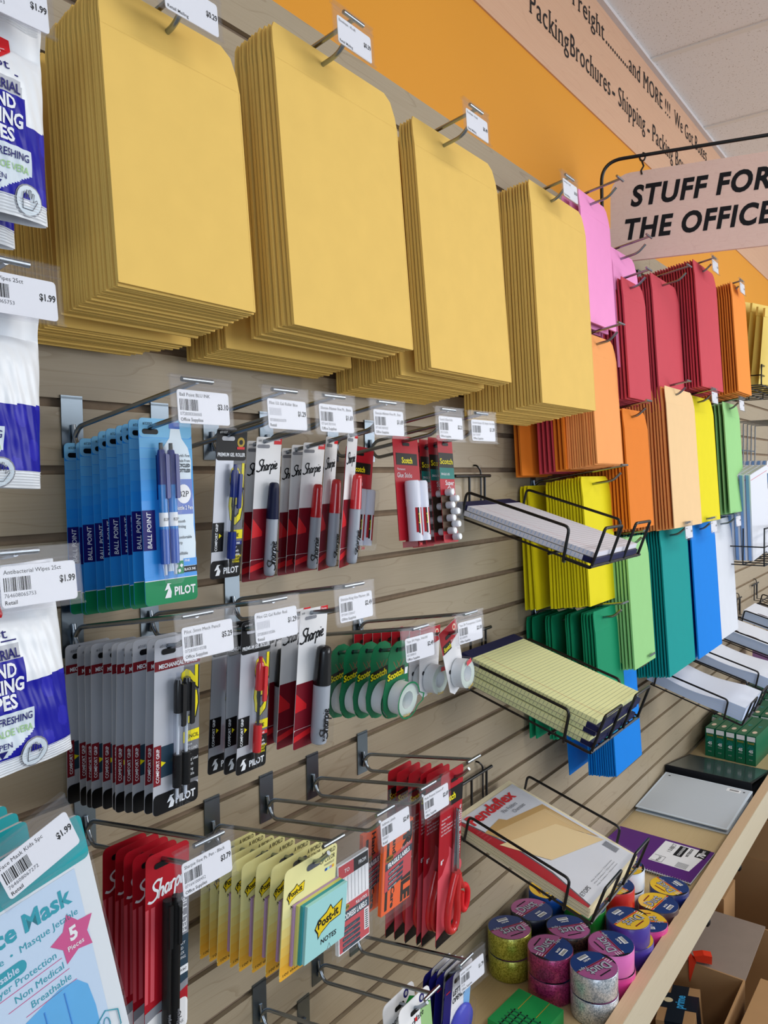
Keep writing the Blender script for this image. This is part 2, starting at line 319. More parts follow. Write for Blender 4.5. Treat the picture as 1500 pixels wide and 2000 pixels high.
def build_setting():
    m = MB()
    ks = list(range(-7, 16)); tops = [2.2507] + [zk(k) - 0.0105 for k in ks]; bots = [zk(k) for k in ks] + [DECK - 0.02]
    for xa, xb in ((-1.6, 0.1045), (0.1055, 2.5441), (2.5451, 4.984), (4.985, 7.5)):
        for t, b in zip(tops, bots):
            if t - b > 0.01: m.box(xa, xb, 0, 0.008, b, t, 'maple')
    m.box(-1.6, 7.5, 0.009, 0.02, DECK - 0.02, 2.24, 'groove')
    m.build('wall_back', kind='structure')
    MB().box(-1.6, 9, 0.0205, 0.06, 0, 2.2506, 'orange_wall').box(-1.6, 9, 0.003, 0.06, 2.2507, 2.86, 'orange_wall').build('wall_upper', kind='structure')
    t = MB().box(-1.6, 9, -0.001, 0.0028, 2.528, 2.835, 'fascia_wood').build('trim_1', kind='structure')
    l = MB(); y = -0.0025
    l.text('Packing', .076, 1.685, 2.618, 'ink', y, fit=.222, bold=-.004, res=3, sp=1.1, serif=True); l.text('Brochures', .078, 1.918, 2.618, 'ink', y, fit=.275, bold=-.004, res=3, sp=1.1, serif=True)
    l.text('-', .078, 2.21, 2.618, 'ink', y, bold=.006); l.text('Shipping', .078, 2.259, 2.618, 'ink', y, fit=.232, bold=-.004, res=3, sp=1.1, serif=True); l.text('-', .078, 2.515, 2.618, 'ink', y, bold=.006)
    l.text('Packing Boxes - Mailing - hauling', .078, 2.561, 2.618, 'ink', y, fit=.98, bold=-.004, res=3, sp=1.1, serif=True)
    l.text('Freight', .072, 1.93, 2.750, 'ink', y, fit=.218, bold=-.004, res=3, sp=1.1, serif=True)
    for k in range(11): l.disc(2.165 + .0165 * k, 2.754, .0045, y, 'ink', 8)
    l.text('and MORE !!!', .072, 2.345, 2.750, 'ink', y, fit=.40, bold=-.004, res=3, sp=1.1, serif=True); l.text('We Got Boxes ....', .072, 2.793, 2.750, 'ink', y, fit=.50, bold=-.004, res=3, sp=1.1, serif=True)
    lo = l.build('lettering', t); lo['label'] = 'black painted lettering in two lines'
    m = MB().box(-1.6, 9, -0.016, 0.004, 2.835, 2.846, 'moulding'); m.build('trim_2', kind='structure')
    m = MB().box(-1.6, 9, -4.6, 0.02, 2.846, 2.87, 'ceiling')
    for x in [2.513 + .61 * k for k in range(-7, 11)]: m.box(x - .012, x + .012, -4.6, -0.016, 2.842, 2.8465, 'grid')
    for yy in (-.33 - .61, -.33 - 1.22, -2.16, -2.77): m.box(-1.6, 9, yy - .012, yy + .012, 2.842, 2.8463, 'grid')
    m.build('ceiling', kind='structure')
    MB().box(-1.6, 9, -4.6, 0.06, -0.04, 0, 'floor').build('floor', kind='structure')
    # base shelf with raised front lip
    t = thing('display_shelf', 'long maple base shelf with a raised pale front lip under the slatted wall', 'shelf', (0, 0, 0))
    MB().box(-1.5, 5.4, -0.30, -0.001, DECK - 0.02, DECK, 'maple_deck').build('shelf_board', t)
    MB().box(-1.5, 5.4, -0.327, -0.3005, DECK - 0.055, DECK + 0.036, 'lip_top').box(-1.5, 5.4, -0.3285, -0.3272, DECK - 0.055, DECK + 0.0355, 'lip_face').build('front_lip', t)
    for x in (2.02, 2.36, 2.9): MB().lathe([(.009, 0), (.012, .006), (.012, .014), (.006, .018)], 'black', 14, 'y', (x, -.310, DECK - .066)).box(x - .004, x + .004, -.322, -.308, DECK - .07, DECK - .055, 'black').build('lip_bracket', t)
    MB().box(-1.5, 5.4, -0.02, -0.005, 0.0, DECK - .021, 'card_inner').build('back_panel', t)
build_setting()
# ------------------------------------------------------------------ hooks and price tags
R2 = lambda a: math.radians(a)
_h = MB(); 
_h.box(-.0135, .0135, -.0022, -.0004, -.068, .002, 'plate').box(-.0135, .0135, -.0022, .006, -.0005, .0035, 'plate').box(-.0135, .0135, .004, .006, -.0005, .008, 'plate')
ME_PLATE = _h.mesh('back_plate')
_h = MB(); _tip = -.222
_h.tube(fillet([(0, -.0035, -.056), (0, -.006, -.044), (0, -.016, -.0325), (0, _tip, -.0325 + .206 * TAN)], .012), .0029, 'steel', 8)
_h.tube([(-.019, _tip, .0025), (.019, _tip, .0025)], .0026, 'steel', 8)
ME_UP = _h.mesh('upper_wire', True)
LOWZ = -.064
_h = MB(); 
_h.tube(fillet([(0, -.0035, -.030), (0, -.006, -.046), (0, -.016, LOWZ + .016 * TAN), (0, -.196, LOWZ + .196 * TAN), (0, -.214, LOWZ + .226 * TAN + .012)], .01), .0029, 'steel', 8)
ME_LOW = _h.mesh('lower_wire', True)
def wire_z(k, W): return zk(k) + LOWZ + W * TAN
def hook(X, k, label):
    t = thing('display_hook', label, 'hook', (X, 0, zk(k)), group='steel hooks on the slatted wall')
    put('back_plate', ME_PLATE, t); put('upper_wire', ME_UP, t); put('lower_wire', ME_LOW, t); return t

_h = MB()
_h.box(-.0385, .0385, -.0012, -.0004, -.044, .005, 'clear_plastic').box(-.0385, .0385, .0008, .0016, -.042, .003, 'clear_plastic')
_h.box(-.0385, .0385, -.0042, -.0012, -.0455, -.0435, 'clear_plastic').box(-.0385, .0385, -.002, .004, .003, .0058, 'clear_plastic')
_h.box(-.0385, .0385, -.0022, -.0012, -.006, -.0045, 'clear_plastic')
ME_TAG = _h.mesh('clear_holder')
def price_tag(X, k, price, label, name='', code='', dept='Office Supplies', dx=0, roll=0, W=.2235, pitch=-4, bars=True, yaw=0):
    t = thing('price_tag', label, 'price tag', (X + dx, -W, zk(k) + .0005), (R2(pitch), R2(roll), R2(yaw)), 'price tags in clear holders')
    put('clear_holder', ME_TAG, t)
    m = MB(); m.prism(rrect(-.031, .0335, -.041, -.0085, .003), -.0002, .0005, 'label_white')
    y = -.0003
    if name: m.text(name, .0048, -.028, -.0148, 'ink', y, bold=.0)
    if bars: barcode(m, -.0285, -.0055, -.0285, -.0175, y)
    elif code: 
        for q in range(14): m.rect(-.0285 + q * .0014, -.0279 + q * .0014, -.0265, -.0185, y, 'wipe_grey')
    if code: m.text(code, .0044, -.0285, -.0332, 'ink_grey', y)
    if dept: m.text(dept, .0046, -.0285, -.0388, 'ink', y, bold=.01)
    if price: m.text(price, .0078, .0325, -.0255, 'ink', y, al='R', bold=.03, sx=.8)
    m.build('paper_label', t); return t

# ------------------------------------------------------------------ envelopes
def env_mesh(w, h, col, t=.0011, flap=.045):
    m = MB(); a = w / 2; up = .022; cz = up - flap
    # rows: bottom, mid, crease ; body is a flat closed pocket, flap above leans back
    o = [(-a, -h), (a, -h), (a, cz), (-a, cz)]
    m.prism(o, -t / 2, t / 2, col)
    c1, c2 = .007, .019
    for s, yy in ((-1, -t / 2), (1, -t / 2 + .0004)):
        pts = [(p, q, r) for p, r, q in ((-a, cz, yy), (a, cz, yy), (a - .0012, cz + flap * .35, yy * .8 + .001), (a - c1, cz + flap * .8, yy * .5 + .0022), (a - c2, up, yy * .4 + .003), (-a + c2 * .4, up, yy * .4 + .003), (-a + c1 * .4, cz + flap * .8, yy * .5 + .0022), (-a + .0004, cz + flap * .35, yy * .8 + .001))]
        m.add(pts, [(0, 1, 2, 7), (7, 2, 3, 6), (6, 3, 4, 5)] if s < 0 else [(7, 2, 1, 0), (6, 3, 2, 7), (5, 4, 3, 6)], col)
    pf = lambda q, s: {0: (-a, s * t / 2, cz), 7: (-a + .0004, s * t * .4 + .001, cz + flap * .35), 6: (-a + c1 * .4, s * t * .25 + .0022, cz + flap * .8), 5: (-a + c2 * .4, s * t * .2 + .003, up)}[q]
    for q, r in ((0, 7), (7, 6), (6, 5)): m.poly([pf(q, -1), pf(q, 1), pf(r, 1), pf(r, -1)], col)
    m.rect(-a + .001, a - .001, cz - .0006, cz + .0002, -t / 2 - .00012, col)
    # side and bottom folds
    m.box(-a - .0003, -a + .0016, -t / 2 - .0002, t / 2 - .0004, -h + .0012, cz - .0005, col).box(a - .0016, a + .0003, -t / 2 - .0002, t / 2 - .0004, -h + .0012, cz - .0005, col)
    return m.mesh('envelope')
ENV = {}
def env(size, col, t):
    k = (size, col, t)
    if k not in ENV: ENV[k] = env_mesh(size[0], size[1], col, t)
    return ENV[k]
erng = random.Random(3)
def stack(X, k, size, col, Ws, front_label, rest_label, group, dx=.0, tilt=4.5, fan=0.0, jit=1.0, name=None):
    """hang envelopes at the given distances from the wall; the last one is the front one"""
    n = len(Ws); t = round(min(.0042, .70 * min([b - a for a, b in zip(Ws, Ws[1:])] or [.003])), 4)
    for i, W in enumerate(Ws):
        o = put(name or 'envelope', env(size, col, t))
        o.location = (X + dx + fan * (1 - i / max(1, n - 1)) + erng.uniform(-.0015, .0015) * jit, -W, wire_z(k, W) - .004 + erng.uniform(-.0012, .0012) * jit)
        tl = tilt * (0.35 + 0.65 * W / max(Ws)) + erng.uniform(-.08, .08) * jit
        o.rotation_euler = (R2(-tl), R2(erng.uniform(-.25, .25) * jit), R2(erng.uniform(-.22, .22) * jit))
        if i == n - 1: tag(o, front_label, 'envelope', group)
        else: tag(o, rest_label, 'envelope', group)
def rng(a, b, n): return [a + (b - a) * i / (n - 1) for i in range(n)] if n > 1 else [b]

BIG, BIG2, MID = (.243, .336), (.252, .354), (.17, .262)
SML = (.155, .262); LRG = (.238, .345); XLG = (.262, .356)

MAN = [(.509, -5, '$0.29', 'first', MID), (.759, -6, '$0.39', 'second', BIG), (1.054, -6, '$0.49', 'third', BIG2), (1.40, -6, '$0.50', 'fourth', (.25, .385))]
for X, k, pr, nm, sz in MAN:
    hook(X, k, f'steel hook carrying the {nm} manila envelope stack from the left')
    price_tag(X, k, pr, f'clear price tag reading {pr} above the {nm} manila envelope stack', 'Envelope - Kraft' if nm != 'first' else 'Envelope', '', 'Retail Mailing', bars=False, dx=-.003)
stack(.509, -5, MID, 'manila', rng(.010, .062, 18), 'front envelope of the rear manila bunch on the leftmost manila hook', 'manila envelope deep in the rear bunch of the leftmost manila stack', 'manila envelopes on the first hook, rear bunch', dx=.02, fan=-.045)
stack(.509, -5, MID, 'manila', rng(.098, .186, 24), 'small front manila envelope right of the top hand wipes pack', 'manila envelope behind the front one of the leftmost manila stack', 'manila envelopes on the first hook, front bunch', dx=.006)
stack(.759, -6, BIG, 'manila', rng(.010, .066, 14), 'front envelope of the low rear bunch on the second manila hook', 'manila envelope in the low rear bunch behind the second manila stack', 'manila envelopes on the second hook, rear bunch', dx=.022)
stack(.759, -6, BIG, 'manila', rng(.112, .172, 10), 'big front manila envelope under the $0.39 price tag', 'manila envelope layered behind the front one under the $0.39 price tag', 'manila envelopes on the second hook, front bunch', dx=.03)
stack(1.054, -6, BIG2, 'manila', rng(.010, .116, 27), 'front envelope of the thick rear bunch on the third manila hook', 'manila envelope in the thick rear bunch of the third manila stack', 'manila envelopes on the third hook, rear bunch', dx=.03)
stack(1.054, -6, BIG2, 'manila', rng(.142, .164, 5), 'tall front manila envelope under the $0.49 price tag', 'manila envelope directly behind the front one under the $0.49 price tag', 'manila envelopes on the third hook, front bunch', dx=.04)
stack(1.40, -6, (.25, .385), 'manila', rng(.040, .186, 25), 'front manila envelope of the fourth stack beside the pink envelopes', 'manila envelope behind the front one of the fourth manila stack', 'manila envelopes on the fourth hook', dx=.03, tilt=3.5)

# coloured envelopes: X, k, size, material, positions, tag text (None = no tag), colour word, where
CE = [
 (1.666, -7, MID, 'p_pink', rng(.05, .156, 7), None, 'pink', 'just left of the hanging wooden sign', .02),
 (1.857, -6, MID, 'p_pink', rng(.02, .155, 5), 0, 'pink', 'half hidden below the bottom edge of the wooden sign', .02),
 (1.857, -5, SML, 'p_red', rng(.05, .178, 17), None, 'dark red', 'directly right of the big pink one', .02),
 (2.187, -6, LRG, 'p_red', rng(.05, .152, 15), 0, 'crimson', 'in the middle of the three red stacks', .02),
 (2.443, -7, LRG, 'p_red', rng(.045, .190, 20), '$0.45', 'bright red', 'rightmost of the three red stacks', .02),
 (2.787, -7, (.19, .335), 'p_orange', rng(.05, .207, 22), '$0.45', 'orange', 'beside the yellow padded mailers', .02),
 (1.674, -3, SML, 'p_dorange', [.012, .02], 0, 'deep orange', 'flat on the wall under the fourth manila stack', -.03),
 (1.674, -3, SML, 'p_red', rng(.045, .075, 4), 0, 'dark red', 'wedged behind the light orange stack', .02),
 (1.674, -3, SML, 'p_dorange', rng(.082, .10, 3), 0, 'burnt orange', 'tucked behind the light orange stack', .02),
 (1.674, -3, SML, 'p_lorange', rng(.108, .168, 13), None, 'light orange', 'beside the fourth manila stack', .03),
 (1.859, -1, (.165, .262), 'p_dorange', rng(.05, .182, 18), None, 'pumpkin orange', 'left of the pale peach stack', .02),
 (2.187, -2, XLG, 'p_lorange', rng(.05, .180, 18), 0, 'peach orange', 'behind the front pale peach envelope', .03),
 (2.187, -2, XLG, 'p_peach', [.190], None, 'pale peach', 'between orange and yellow stacks', .035),
 (2.448, -2, XLG, 'p_yellow', rng(.08, .177, 5), '$0.45', 'lemon yellow', 'between the peach and light green stacks', .03),
 (2.794, -2, (.215, .345), 'p_lgreen', rng(.10, .187, 8), '$0.45', 'light green', 'beside the white cartons in wire rack', .02),
 (1.696, 1, SML, 'p_yellow', [.012, .022, .03], 0, 'yellow', 'flat on the wall behind the white notepad tray', -.005),
 (1.696, 1, (.17, .265), 'p_yellow', rng(.068, .150, 13), None, 'yellow', 'behind the tray of white ruled pads', .02),
 (1.836, 3, (.15, .285), 'p_lgreen', rng(.10, .196, 13), None, 'pale green', 'between yellow and teal stacks', .02),
 (2.187, 3, (.245, .37), 'p_teal', rng(.02, .176, 22), '$0.45', 'teal', 'between pale green and bright blue stacks', .03),
 (2.448, 3, (.262, .37), 'p_blue', rng(.08, .185, 8), '$0.45', 'bright blue', 'between teal and white stacks', .03),
 (2.76, 3, (.235, .37), 'p_white', rng(.09, .170, 5), '$0.45', 'white', 'above the trays of white paper', .02),
 (1.70, 5, SML, 'p_dgreen', [.012, .026, .060, .066, .074, .108, .113, .120, .146, .152, .158, .166, .173], None, 'dark green', 'behind the tray of yellow legal pads', .02),
 (1.890, 7, (.175, .245), 'p_blue', [.03], 0, 'blue', 'nearest the wall below the legal pad tray', .0),
 (1.890, 7, (.185, .245), 'p_blue', rng(.085, .145, 12), None, 'vivid blue', 'below the tray of yellow legal pads', .01),
]
for X, k, sz, col, Ws, tg, cw, where, dx in CE:
    if tg != 0:
        hook(X, k, f'steel hook carrying the {cw} envelopes {where}')
        if tg: price_tag(X, k, tg, f'small clear price tag at the end of the {cw} envelope hook', 'Envelope', '', 'Retail', bars=False)
    stack(X, k, sz, col, Ws, f'front {cw} envelope {where}', f'{cw} envelope behind the front one, {where}', f'{cw} envelopes {where}', dx=dx, tilt=4)
hook(1.857, -6, 'steel hook with bare end just under the wooden sign')
hook(2.187, -6, 'steel hook holding the crimson envelopes of the middle red stack')
# ------------------------------------------------------------------ carded goods
def pen(parent, x, y, ztop, zbot, r, kind):
    """retractable pen, parts: barrel, clip, grip, tip"""
    L = ztop - zbot; q = lambda f: ztop - L * f
    body = {'b2p': 'pen_blue_clear', 'blue': 'pen_blue', 'red': 'red_gloss', 'pencil': 'black_gloss'}[kind]
    p = MB()
    p.lathe([(r * .45, q(0)), (r * .5, q(.05))], 'pen_clear' if kind == 'pencil' else ('black_gloss' if kind == 'b2p' else body), 12, 'z', (x, y, 0))
    p.lathe([(r * .75, q(.05)), (r, q(.09)), (r, q(.30))], 'pen_blue' if kind == 'b2p' else body, 14, 'z', (x, y, 0))
    p.lathe([(r, q(.3)), (r, q(.62))], 'pen_clear' if kind != 'b2p' else 'pen_blue_clear', 14, 'z', (x, y, 0))
    p.lathe([(r * .35, q(.3)), (r * .35, q(.95))], 'black' if kind in ('blue', 'red') else 'white', 8, 'z', (x, y, 0))
    o = p.build('pen', parent, True)
    if kind == 'b2p':
        wb = MB().lathe([(r * 1.02, q(.50)), (r * 1.02, q(.60))], 'white', 14, 'z', (x, y, 0)); wb.text('B2P', .0045, x, q(.56), 'ink', y - r * 1.04, 'C'); wb.build('printed_band', o, True)
    MB().lathe([(r * 1.04, q(.62)), (r * 1.08, q(.75)), (r * 1.02, q(.87))], {'b2p': 't_blue', 'blue': 'pen_blue', 'red': 'red_gloss', 'pencil': 'black'}[kind], 14, 'z', (x, y, 0)).build('grip', o, True)
    MB().lathe([(r * .95, q(.87)), (r * .55, q(.96)), (r * .2, q(1.0))], 'pen_clear', 12, 'z', (x, y, 0)).build('tip', o, True)
    c = MB(); s = r * .6; c.prism(fillet([(x + r * .1, q(.08), 0), (x + r * 1.1, q(.08), 0), (x + r * 1.1, q(.40), 0), (x + r * .1, q(.40), 0)], s, 3), y - r * 1.55, y - r * .9, body if kind != 'b2p' else 'pen_blue')
    c.build('clip', o)
    return o
def blister(parent, x0, x1, z0, z1, d, m='blister', r=.006):
    b = MB(); o = rrect(x0, x1, z0, z1, min(r, (x1 - x0) * .45), 4); i = rrect(x0 + .0015, x1 - .0015, z0 + .0015, z1 - .0015, min(r, (x1 - x0) * .4), 4); n = len(o)
    b.add([(p[0], -.0006, p[1]) for p in o] + [(p[0], -d, p[1]) for p in i], [(k, (k + 1) % n, n + (k + 1) % n, n + k) for k in range(n)] + [tuple(range(n, 2 * n))], m)
    return b.build('blister', parent)
def card_base(outline, m, hole=(0, -.003, .014, .0035), back='white_card', t=.0006):
    """card in x,z; the euro slot is drawn as a dark opening"""
    b = MB(); b.prism(outline, -t / 2, t / 2, m)
    return b
def slot(b, w=.022, h=.006, z=0, y=-.0009, m='black'):
    b.shape(rrect(-w / 2, w / 2, z - h / 2, z + h / 2, h / 2.1, 3), y, m)
Y1, Y2, Y3 = -.0005, -.0007, -.0009

def pack(name, cat, label, group): return thing(name, label, cat, group=group)
def hang(t, X, k, W, tilt=5, yaw=0, roll=0, dx=0, dz=0):
    t.location = (X + dx, -W, wire_z(k, W) - .004 + dz); t.rotation_euler = (R2(-tilt), R2(roll), R2(yaw))
grng = random.Random(9)
def run(proto, X, k, Ws, rest_label, group, tilt=5, dx=0, jx=.002, jr=.8, front=None, strip=None, jz=.0015):
    """hang copies behind the prototype (which ends up in front)"""
    for i, W in enumerate(Ws):
        last = i == len(Ws) - 1
        t = proto if last else dup(proto, rest_label)
        f = 0 if last else 1
        hang(t, X, k, W, tilt * (.5 + .5 * W / max(Ws)), grng.uniform(-2, 2) * jr * f, grng.uniform(-.9, .9) * jr * f, dx + grng.uniform(-jx, jx) * f, grng.uniform(-jz, jz) * f)
    return proto

def bottle_pen_pack():
    t = pack('ballpoint_pen_pack', 'pen pack', 'front blue card with two clear blue ballpoint pens and bottle print', 'blue ballpoint pen packs')
    a, zt, zb = .034, .014, -.182
    b = MB(); b.prism(rrect(-a + .02, a + .02, zb, zt, .005), -.0003, .0003, 'b2p_blue')
    o = .02
    def R(x0, x1, z0, z1, m, y=Y1): b.rect(o + x0, o + x1, z0, z1, y, m)
    for i in range(1, 7): R(-a, a, -.006 - .011 * i, .0045 - .011 * i, MATGRAD[i])
    b.shape([(p[0] + o, p[1]) for p in rrect(-a, a, -.0060, zt, .005)], Y1, MATGRAD[0])
    b.shape([(p[0] + o, p[1]) for p in rrect(-a, a, zb, zb + .03, .005)], Y1, 'green_pilot'); R(-a, a, zb + .026, zb + .03, 'b2p_blue', Y2); R(-a, a, zb + .0255, zb + .0263, 'white', Y3)
    R(-a, -a + .016, -.124, -.082, 'navy', Y2); b.text('BALL POINT', .0078, o - a + .0105, -.122, 'white', Y3, rot=PI / 2, fit=.038, bold=.01, shear=.15)
    # bottle
    bt = [(-.004, -.148), (.032, -.148), (.034, -.12), (.032, -.10), (.033, -.075), (.031, -.05), (.032, -.03), (.028, -.016), (.02, -.006), (.018, .004), (.006, .004), (.004, -.006), (-.004, -.016)]
    b.shape([(o + p[0], p[1]) for p in bt], Y2, 'bottle')
    R(.0, .032, -.088, -.05, 't_blue', Y3); R(.004, .018, .004, .011, 't_blue', Y2); y4 = -.0011
    b.disc(o + .020, -.066, .0095, y4, 'label_white', 18, 1.1); b.text('B2P', .009, o + .020, -.069, 'ink', -.0013, 'C', bold=.0)
    b.text('Bottle 2 Pen', .0062, o + .031, -.083, 'white', -.0013, 'R', bold=.02, sx=.72)
    for q, (s_, bo) in enumerate((("World's First", .0), ('Pen Made From', .0), ('RECYCLED', .03), ('BOTTLES!', .03))): b.text(s_, .0044 if q < 2 else .0052, o + .030, -.026 - .0055 * q, 'ink', y4, 'R', bold=bo, sx=.8)
    for q, s_ in enumerate(('Smooth', 'Writing', '', 'Comfortable', 'Grip', '', 'Refillable')):
        if s_: b.text(s_, .0048, o + .009, -.097 - .0058 * q, 'ink', y4, bold=.0, sx=.8)
    R(.004, .016, zb + .030, zb + .044, 'green_pilot', y4); R(.016, a, zb + .038, zb + .046, 'b2p_blue', y4); R(.016, a, zb + .031, zb + .0375, 'black', y4)
    b.text('BLACK INK', .004, o + .0168, zb + .0328, 'white', -.0013, fit=.0155, bold=.02); b.text('FINE', .0035, o + .0175, zb + .0425, 'white', -.0013, bold=.02)
    for q in range(3):
        an = q * 2.094 + .5; cx, cz = o + .010 + .0035 * math.cos(an), zb + .037 + .0035 * math.sin(an)
        b.shape([(cx + .0024 * math.cos(an + v), cz + .0024 * math.sin(an + v)) for v in (0, 1.3, 2.6, 4.4)], -.0013, 'white')
    b.text('PILOT', .0125, o + .031, zb + .008, 'white', Y3, 'R', bold=.03, sx=.85)
    b.shape([(o - .010, zb + .006), (o - .002, zb + .006), (o - .001, zb + .012), (o - .004, zb + .020), (o - .001, zb + .021), (o - .006, zb + .0215), (o - .010, zb + .014), (o - .005, zb + .0155)], Y3, 'white')
    b.text('#32005', .004, o - a + .005, .007, 'ink', Y3); slot(b, .020, .0055, 0)
    b.build('card', t)
    pen(t, o - .0125, -.0075, -.012, -.158, .0046, 'b2p'); pen(t, o + .0, -.0075, -.012, -.158, .0046, 'b2p')
    blister(t, o - .021, o + .008, -.162, -.008, .014)
    return t
MATGRAD = []
for i in range(7):
    c = [int(a + (b_ - a) * i / 6) for a, b_ in zip((122, 186, 226), (43, 147, 230))]; n_ = f'b2p_tone_{i}'; mat(n_, '#%02x%02x%02x' % tuple(c), .35); MATGRAD.append(n_)

def gel_pack(kind):
    c = 'blue' if kind == 'blue' else 'red'
    t = pack('gel_pen_pack', 'pen pack', f'front gel pen card with a single {c} pen and big yellow lettering', f'{c} gel pen packs')
    a, zt, zb, o = .0235, .012, -.168, .006
    b = MB(); b.prism(rrect(o - a, o + a, zb, zt, .004), -.0003, .0003, 'grey_card'); R = lambda x0, x1, z0, z1, m, y=Y1: b.rect(o + x0, o + x1, z0, z1, y, m)
    R(-a, .004, -.15, -.024, 'silver_card'); b.shape(rrect(o - a, o + a, -.026, zt, .004), Y2, 'black'); b.text('PREMIUM GEL ROLLER', .006, o, -.021, 'white', Y3, 'C', fit=.043, bold=.03)
    b.disc(o + .014, -.004, .006, Y3, 'gold_print', 14); b.disc(o + .014, -.004, .003, -.0011, 'black', 14); R(.008, .020, -.0125, -.0095, 'red', -.0011)
    b.text('G2', .030, o + .0215, -.105, 'black', Y2, rot=PI / 2, fit=.075, bold=.05); b.text('G2', .030, o + .0208, -.104, 'yellow', Y3, rot=PI / 2, fit=.075, bold=.02)
    R(.004, a, -.121, -.110, 'yellow', Y3); b.text('FINE', .006, o + .006, -.1185, 'ink', -.0011, bold=.03); R(.004, a, -.1285, -.124, 'pen_blue' if kind == 'blue' else 'red', Y3); b.text('BLUE INK' if kind == 'blue' else 'RED INK', .0035, o + .006, -.1276, 'white', -.0011, bold=.03)
    R(.004, a, -.15, -.1285, 'black', Y2)
    for q, s_ in enumerate(('Super', 'Smooth', 'Refillable')): b.text(s_, .0042, o + .006, -.1325 - .0046 * q, 'white', Y3, bold=.02)
    for q, s_ in enumerate(('PROVEN #1', 'LONGEST', 'WRITING')): b.text(s_, .0035, o + .006, -.1445 - .0035 * q + .001, 'yellow', Y3, bold=.02)
    R(-a, -.006, -.135, -.100, 'black', Y2); b.text('COMFORT GRIP', .0052, o - a + .008, -.134, 'white', Y3, rot=PI / 2, fit=.033, bold=.02); b.shape([(o - .0135, -.119), (o - .0095, -.116), (o - .0135, -.113)], Y3, 'yellow')
    b.shape(rrect(o - a, o + a, zb, -.146, .004), Y2, 'black'); b.text('PILOT', .0105, o + .020, zb + .0055, 'white', Y3, 'R', bold=.03, sx=.85)
    b.shape([(o - .016, zb + .004), (o - .010, zb + .004), (o - .0085, zb + .009), (o - .012, zb + .015), (o - .009, zb + .017), (o - .014, zb + .017), (o - .018, zb + .010), (o - .013, zb + .0115)], Y3, 'white')
    b.text('#31027', .0038, o - a + .004, .006, 'white', Y3); slot(b, .020, .005, 0, m='wipe_grey')
    b.build('card', t); pen(t, o + .001, -.0075, -.030, -.160, .0050, 'blue' if kind == 'blue' else 'red'); blister(t, o - .010, o + .013, -.162, -.028, .014)
    return t

def pencil_pack():
    t = pack('mechanical_pencil_pack', 'pencil pack', 'front grey card with two black mechanical pencils and yellow lettering', 'mechanical pencil packs')
    a, zt, zb, o = .029, .013, -.172, .012
    b = MB(); b.prism(rrect(o - a, o + a, zb, zt, .005), -.0003, .0003, 'silver_card'); R = lambda x0, x1, z0, z1, m, y=Y1: b.rect(o + x0, o + x1, z0, z1, y, m)
    R(.008, a, -.15, -.020, 'grey_card'); R(-a, a, -.020, -.010, 'maroon', Y2); b.text('MECHANICAL PENCIL', .0062, o - a + .005, -.0178, 'white', Y3, bold=.03, fit=.049)
    b.text('G2', .032, o + .0265, -.085, 'black', Y2, rot=PI / 2, fit=.062, bold=.05); b.text('G2', .032, o + .0258, -.084, 'yellow', Y3, rot=PI / 2, fit=.062, bold=.02)
    R(.008, a, -.104, -.092, 'yellow', Y3); b.text('PENCIL', .0058, o + .010, -.1005, 'ink', -.0011, bold=.01); b.text('.5mm', .004, o + .011, -.1085, 'white', Y3); b.text('#2 HB LEAD', .004, o + .009, -.1135, 'white', Y3, fit=.018)
    R(.008, a, -.146, -.115, 'black', Y2)
    for q, s_ in enumerate(('Super', 'Strong Lead', 'Smooth', 'Writing', 'Refillable')): b.text(s_, .0044, o + .010, -.1198 - .0055 * q, 'white', Y3, bold=.0, sx=.85)
    R(-a, -a + .009, -.140, -.098, 'maroon', Y2); b.text('COMFORT GRIP', .0055, o - a + .0067, -.137, 'white', Y3, rot=PI / 2, fit=.036, bold=.01)
    R(-a + .009, -.004, -.133, -.10, 'label_navy', Y1 - .0001); b.shape([(o - a + .009, -.121), (o - a + .015, -.118), (o - a + .009, -.115)], Y3, 'yellow')
    b.shape(rrect(o - a, o + a, zb, -.150, .005), Y2, 'black'); b.text('PILOT', .0115, o + .025, zb + .006, 'white', Y3, 'R', bold=.03, sx=.85)
    b.shape([(o - .010, zb + .004), (o - .004, zb + .004), (o - .0025, zb + .009), (o - .006, zb + .015), (o - .003, zb + .017), (o - .008, zb + .017), (o - .012, zb + .010), (o - .007, zb + .0115)], Y3, 'white')
    b.text('#31053', .0042, o - a + .006, .004, 'ink_grey', Y3); slot(b, .018, .006, -.001)
    b.build('card', t); pen(t, o - .0045, -.0075, -.024, -.163, .0047, 'pencil'); pen(t, o + .0065, -.0075, -.024, -.163, .0047, 'pencil'); blister(t, o - .012, o + .014, -.166, -.021, .014)
    return t

